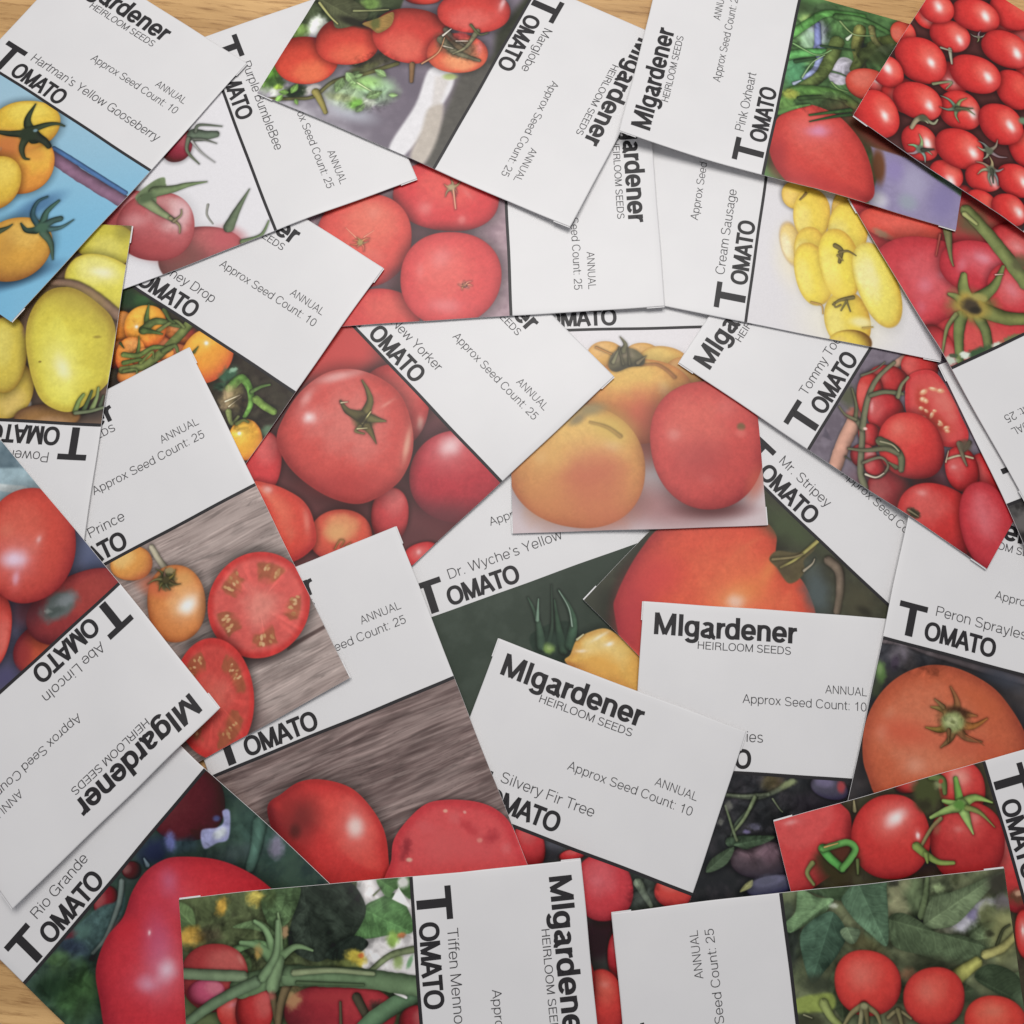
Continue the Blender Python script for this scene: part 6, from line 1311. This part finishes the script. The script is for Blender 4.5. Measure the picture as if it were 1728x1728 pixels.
  ('blob',(11.2,61.3),4.3,2.9,-85.1,(80,72,56),0.7,0.8,0.4),
  ('rough',(11.5,25.4),26.8,15.8,-85.1,0.55,3.3),
  ('rough',(10.7,50.8),20,14.3,-85.1,0.6,2.9),
  ('tom',(23,60.7),10.1,9.4,-85.1,(166,58,58),{'dk': (110,42,44),'lt': (190,90,84),'L': (-0.36,-0.33),'hl': [(18.8,52.7,0.9,2.8,-115.1,0.45,(230,170,150))]}),
  ('tom',(26.9,63.3),5.6,3.7,-85.1,(190,80,110),{'sh': 0.1}),
  ('tom',(33.1,52.8),7.7,6.1,-85,(200,62,56),{'dk': (140,40,44),'hl': [(31.1,55.6,2.3,0.9,-105,0.5,(226,150,170))]}),
  ('tom',(33,49.3),5.6,7,-85,(186,52,52)),
  ('tom',(36.1,23.9),16.8,8.4,-85,(156,46,54),{'dk': (104,38,44),'lt': (176,56,62)}),
  ('tom',(40.7,2.1),4.7,5.1,-85,(150,42,50)),
  ('blob',(31.4,26.6),9.4,1.9,-85,(172,58,62),0.8,0.6,0.0),
  ('blob',(30.9,37.9),2.8,3.3,-75,(190,150,100),0.7,0.8,0.5),
  ('tube',[(26.2,44.5),(31.7,43.3),(38,42.6)],2.1,1.9,(96,84,60)),
  ('tube',[(26.7,39.1),(31.9,41.4),(38,42.6)],2.8,1.9,(104,90,64)),
  ('tube',[(33,23.7),(39.6,24)],0.8,1,(84,76,58)),
  ('tube',[(32.1,18.7),(37.7,16.1)],2.8,2.3,(70,66,52)),
  ('blob',(35.3,13),2.8,1.9,-85,(56,52,44),0.7,0.9,0.4),
  ('tube',[(31.9,-0.1),(34.9,7.1),(37.9,13.2),(40.7,17.3)],5.1,4.7,(90,120,88)),
  ('tube',[(31.3,6.8),(33.3,4)],1.9,0.9,(228,224,220)),
  ('tube',[(26.4,52.9),(24.5,43.5),(24.3,36)],6.6,5.6,(104,130,92)),
  ('tube',[(24.5,38.5),(25.6,26.2),(26.9,16.4),(29.1,6.6),(30.5,0.3)],5.7,5.7,(98,122,88)),
  ('tube',[(23.7,37),(23.9,25.1),(25.8,13.3)],1.9,1.4,(128,140,104)),
  ('tube',[(26.5,36.2),(28.7,16.5)],1.2,0.9,(74,92,64)),
  ('tube',[(19.7,42.2),(11.7,44.8),(8.6,48.1)],3.3,1.1,(116,146,102)),
  ('tube',[(19.2,41.7),(12,40.8),(6.9,41.1)],2.9,0.7,(124,150,106)),
  ('tube',[(19.3,41.2),(16.5,36.1),(17.9,31.2)],2.8,0.8,(110,136,96)),
  ('tube',[(20,43.2),(15.6,47.5),(14.2,52.4)],3.3,1.4,(104,134,92)),
  ('tube',[(20.2,41.8),(27.2,43.6)],4.2,3.8,(118,144,104)),
  ('blob',(17.8,42.4),2.8,2.8,-85.1,(112,144,98),0.6,0.9,0.3),
  ('blob',(12.2,39.1),1.1,1.9,-85.1,(190,150,110),0.6,0.8,0.4),
  ('blob',(16.9,47.5),1.4,1.9,-85.1,(170,140,80),0.6,0.8,0.4),
  ('tube',[(21,71),(22.3,61.2),(23.5,52.4)],3.1,3.3,(108,126,96)),
  ('tube',[(35.6,70.4),(31.7,64),(28.3,56.5),(25.4,48.5)],2.8,3.5,(100,122,92)),
  ('tube',[(24.3,46.5),(18.3,42.3),(9.2,41.3)],2.8,1.4,(110,136,98)),
  ('blob',(29.8,44.8),2.3,1.4,-105,(200,90,90),0.7,0.6,0.3)]),
]

def frame(p):
    (X0, Y0), a, (su, sv, k) = p['pos'], math.radians(p['ang']), p['warp']
    c, s = math.cos(a), math.sin(a)
    def fn(u, v):
        g = 1.7*X0+2.3*Y0                               # no cut edge is ruler-straight
        vv = (v+.0013*np.sin(6.1*u+g)+.0006*np.sin(17*u+3*g))*(1+sv); uu = (u+.0014*np.sin(5.3*v+2*g)+.0006*np.sin(15*v+g))*(1+su)+k*vv
        return (X0+uu*c+vv*s)*W, (Y0+uu*s-vv*c)*W
    def inv(x, y):
        dx, dy = x/W-X0, y/W-Y0; uu = dx*c+dy*s; vv = dx*s-dy*c
        return (uu-k*vv)/(1+su), vv/(1+sv)
    return fn, inv
for p in PACKETS: p['fn'], p['inv'] = frame(p)
NU, NV = 34, 50
DRAPE = drape([(p['key'], p['fn'], p['inv'], LEN_V, p['curl']) for p in PACKETS], NU, NV)
GROUP = 'tomato seed packets scattered over the table'
def build(p, idx):
    fn, zg = p['fn'], DRAPE[p['key']]
    cx, cy = fn(.5, LEN_V/2); a = math.radians(p['ang']); ca, sa = math.cos(a), math.sin(a); z0 = float(zg.min())
    root = bpy.data.objects.new('seed_packet', None); COL.objects.link(root); root.empty_display_size = .01
    root.location = (cx, cy, z0); root.rotation_euler = (0, 0, a)
    root['label'] = p['label']; root['category'] = 'seed packet'; root['group'] = GROUP
    def surf(u, v, lift):
        u = np.asarray(u, float); v = np.asarray(v, float)
        x, y = fn(u, v); x = x-cx; y = y-cy
        z = bil(zg, np.clip(u, 0, 1)*(NU-1), np.clip(v/LEN_V, 0, 1)*(NV-1)) + thick(u, v/LEN_V)*(lift > 0) + lift - z0
        return np.stack([x*ca+y*sa, -x*sa+y*ca, z], -1)
    # envelope: closed paper pouch
    us = np.concatenate([[0, .004], np.linspace(0, 1, NU)[1:-1], [.996, 1]]); vs = np.concatenate([[0, .006], np.linspace(0, LEN_V, NV)[1:-1], [LEN_V-.006, LEN_V]])
    U, V = np.meshgrid(us, vs); nv, nu = U.shape
    edge = (U == 0) | (U == 1) | (V == 0) | (V == LEN_V)
    top = surf(U, V, 1e-9); top[..., 2] -= .00003*edge; bot = surf(U, V, 0.)
    verts = np.concatenate([top.reshape(-1, 3), bot.reshape(-1, 3)]); n = nu*nv; fs = []
    for j in range(nv-1):
        for i in range(nu-1):
            q = j*nu+i; fs.append((q, q+nu, q+nu+1, q+1)); fs.append((n+q, n+q+1, n+q+nu+1, n+q+nu))
    ring = [i for i in range(nu-1)] + [j*nu+nu-1 for j in range(nv-1)] + [(nv-1)*nu+i for i in range(nu-1, 0, -1)] + [j*nu for j in range(nv-1, 0, -1)]
    for k in range(len(ring)):
        q, r = ring[k], ring[(k+1) % len(ring)]; fs.append((q, r, n+r, n+q))
    put('envelope', verts, fs, PAPER, root)
    def sheet(name, u0, u1, v0, v1, lift, mat, ku, kv):
        U, V = np.meshgrid(np.linspace(u0, u1, ku), np.linspace(v0, v1, kv)); q = surf(U, V, lift).reshape(-1, 3)
        f = [(j*ku+i, (j+1)*ku+i, (j+1)*ku+i+1, j*ku+i+1) for j in range(kv-1) for i in range(ku-1)]
        put(name, q, f, mat, root, uv=np.stack([U, (LEN_V-V)/(LEN_V-LAB_V)], -1).reshape(-1, 2))
    for v0, v1 in ((.001, .075), (LEN_V-.075, LEN_V-.001)):       # the folded ends show as a sliver of white paper beside the front
        sheet('end_flap', -.0045, 1.0045, v0, v1, -.00004, PAPER, 40, 6)
    rgb = paint(W*1000, (LEN_V-LAB_V)*W*1000, idx+11, p['ops'])
    sheet('printed_picture', .0006, .9994, LAB_V, LEN_V-.0006, .00005, print_material('printed_picture_ink', rgb), 60, 52)
    if p['rule']: sheet('dividing_line', .0006, .9994, LAB_V-.004, LAB_V+.0085, .00009, INK, 60, 3)
    du, dv = p['tx']
    def letters(name, items, ink):
        V_, F_ = [], []
        for (t, x, y, capy, pw, qw, tr, width, right) in items:
            wid, st = text_strokes(t, pw, qw, tr); sx = (width/wid) if width else capy
            if right is not None: x = right-wid*sx
            for S in st:
                T = [S[0]]
                for b in S[1:]:
                    m = int(math.hypot((b[0]-T[-1][0])*sx, (b[1]-T[-1][1])*capy)/.02)
                    a0 = T[-1]
                    for q in range(1, m+1): T.append((a0[0]+(b[0]-a0[0])*q/(m+1), a0[1]+(b[1]-a0[1])*q/(m+1)))
                    T.append(b)
                rb, closed = ribbon(T, pw, qw); base = len(V_); k = len(rb)
                for l, r in rb:
                    for w in (l, r): V_.append((x+w[0]*sx+du, y-min(max(w[1], -.29), 1.015)*capy+dv))
                for i in range(k if closed else k-1):
                    j = (i+1) % k; F_.append((base+2*i, base+2*i+1, base+2*j+1, base+2*j))
        A = np.array(V_)
        o = put(name, surf(A[:, 0], A[:, 1], .00008), F_, ink, root, smooth=False)
        return o
    B = .099
    letters('brand_lettering', [('MIgardener', .040, .127-dv, .086, B, .084, -.075, .578, None)], INK)
    if p['tag']: letters('tagline_lettering', [('HEIRLOOM SEEDS', .222, .172-dv, .030, .058, .05, 0, .376, None)], GREY)
    if p['count']: letters('seed_count_lettering', [('ANNUAL', 0, .312-dv, .032, .047, .042, .02, .168, .905), ('Approx Seed Count: %d' % p['count'], 0, .371-dv, .034, .047, .042, .01, .495, .905)], GREY)
    if p['name']: letters('variety_lettering', [(p['name'], .187+p['nx'], .518, .040, .046, .041, .0, None, None)], GREY)
    letters('title_lettering', [('T', .036, .624, .131, .105, .088, 0, .124, None), ('OMATO', .155, .621, .074, .108, .092, -.14, .302, None)], INK)
for i, p in enumerate(PACKETS): build(p, i)
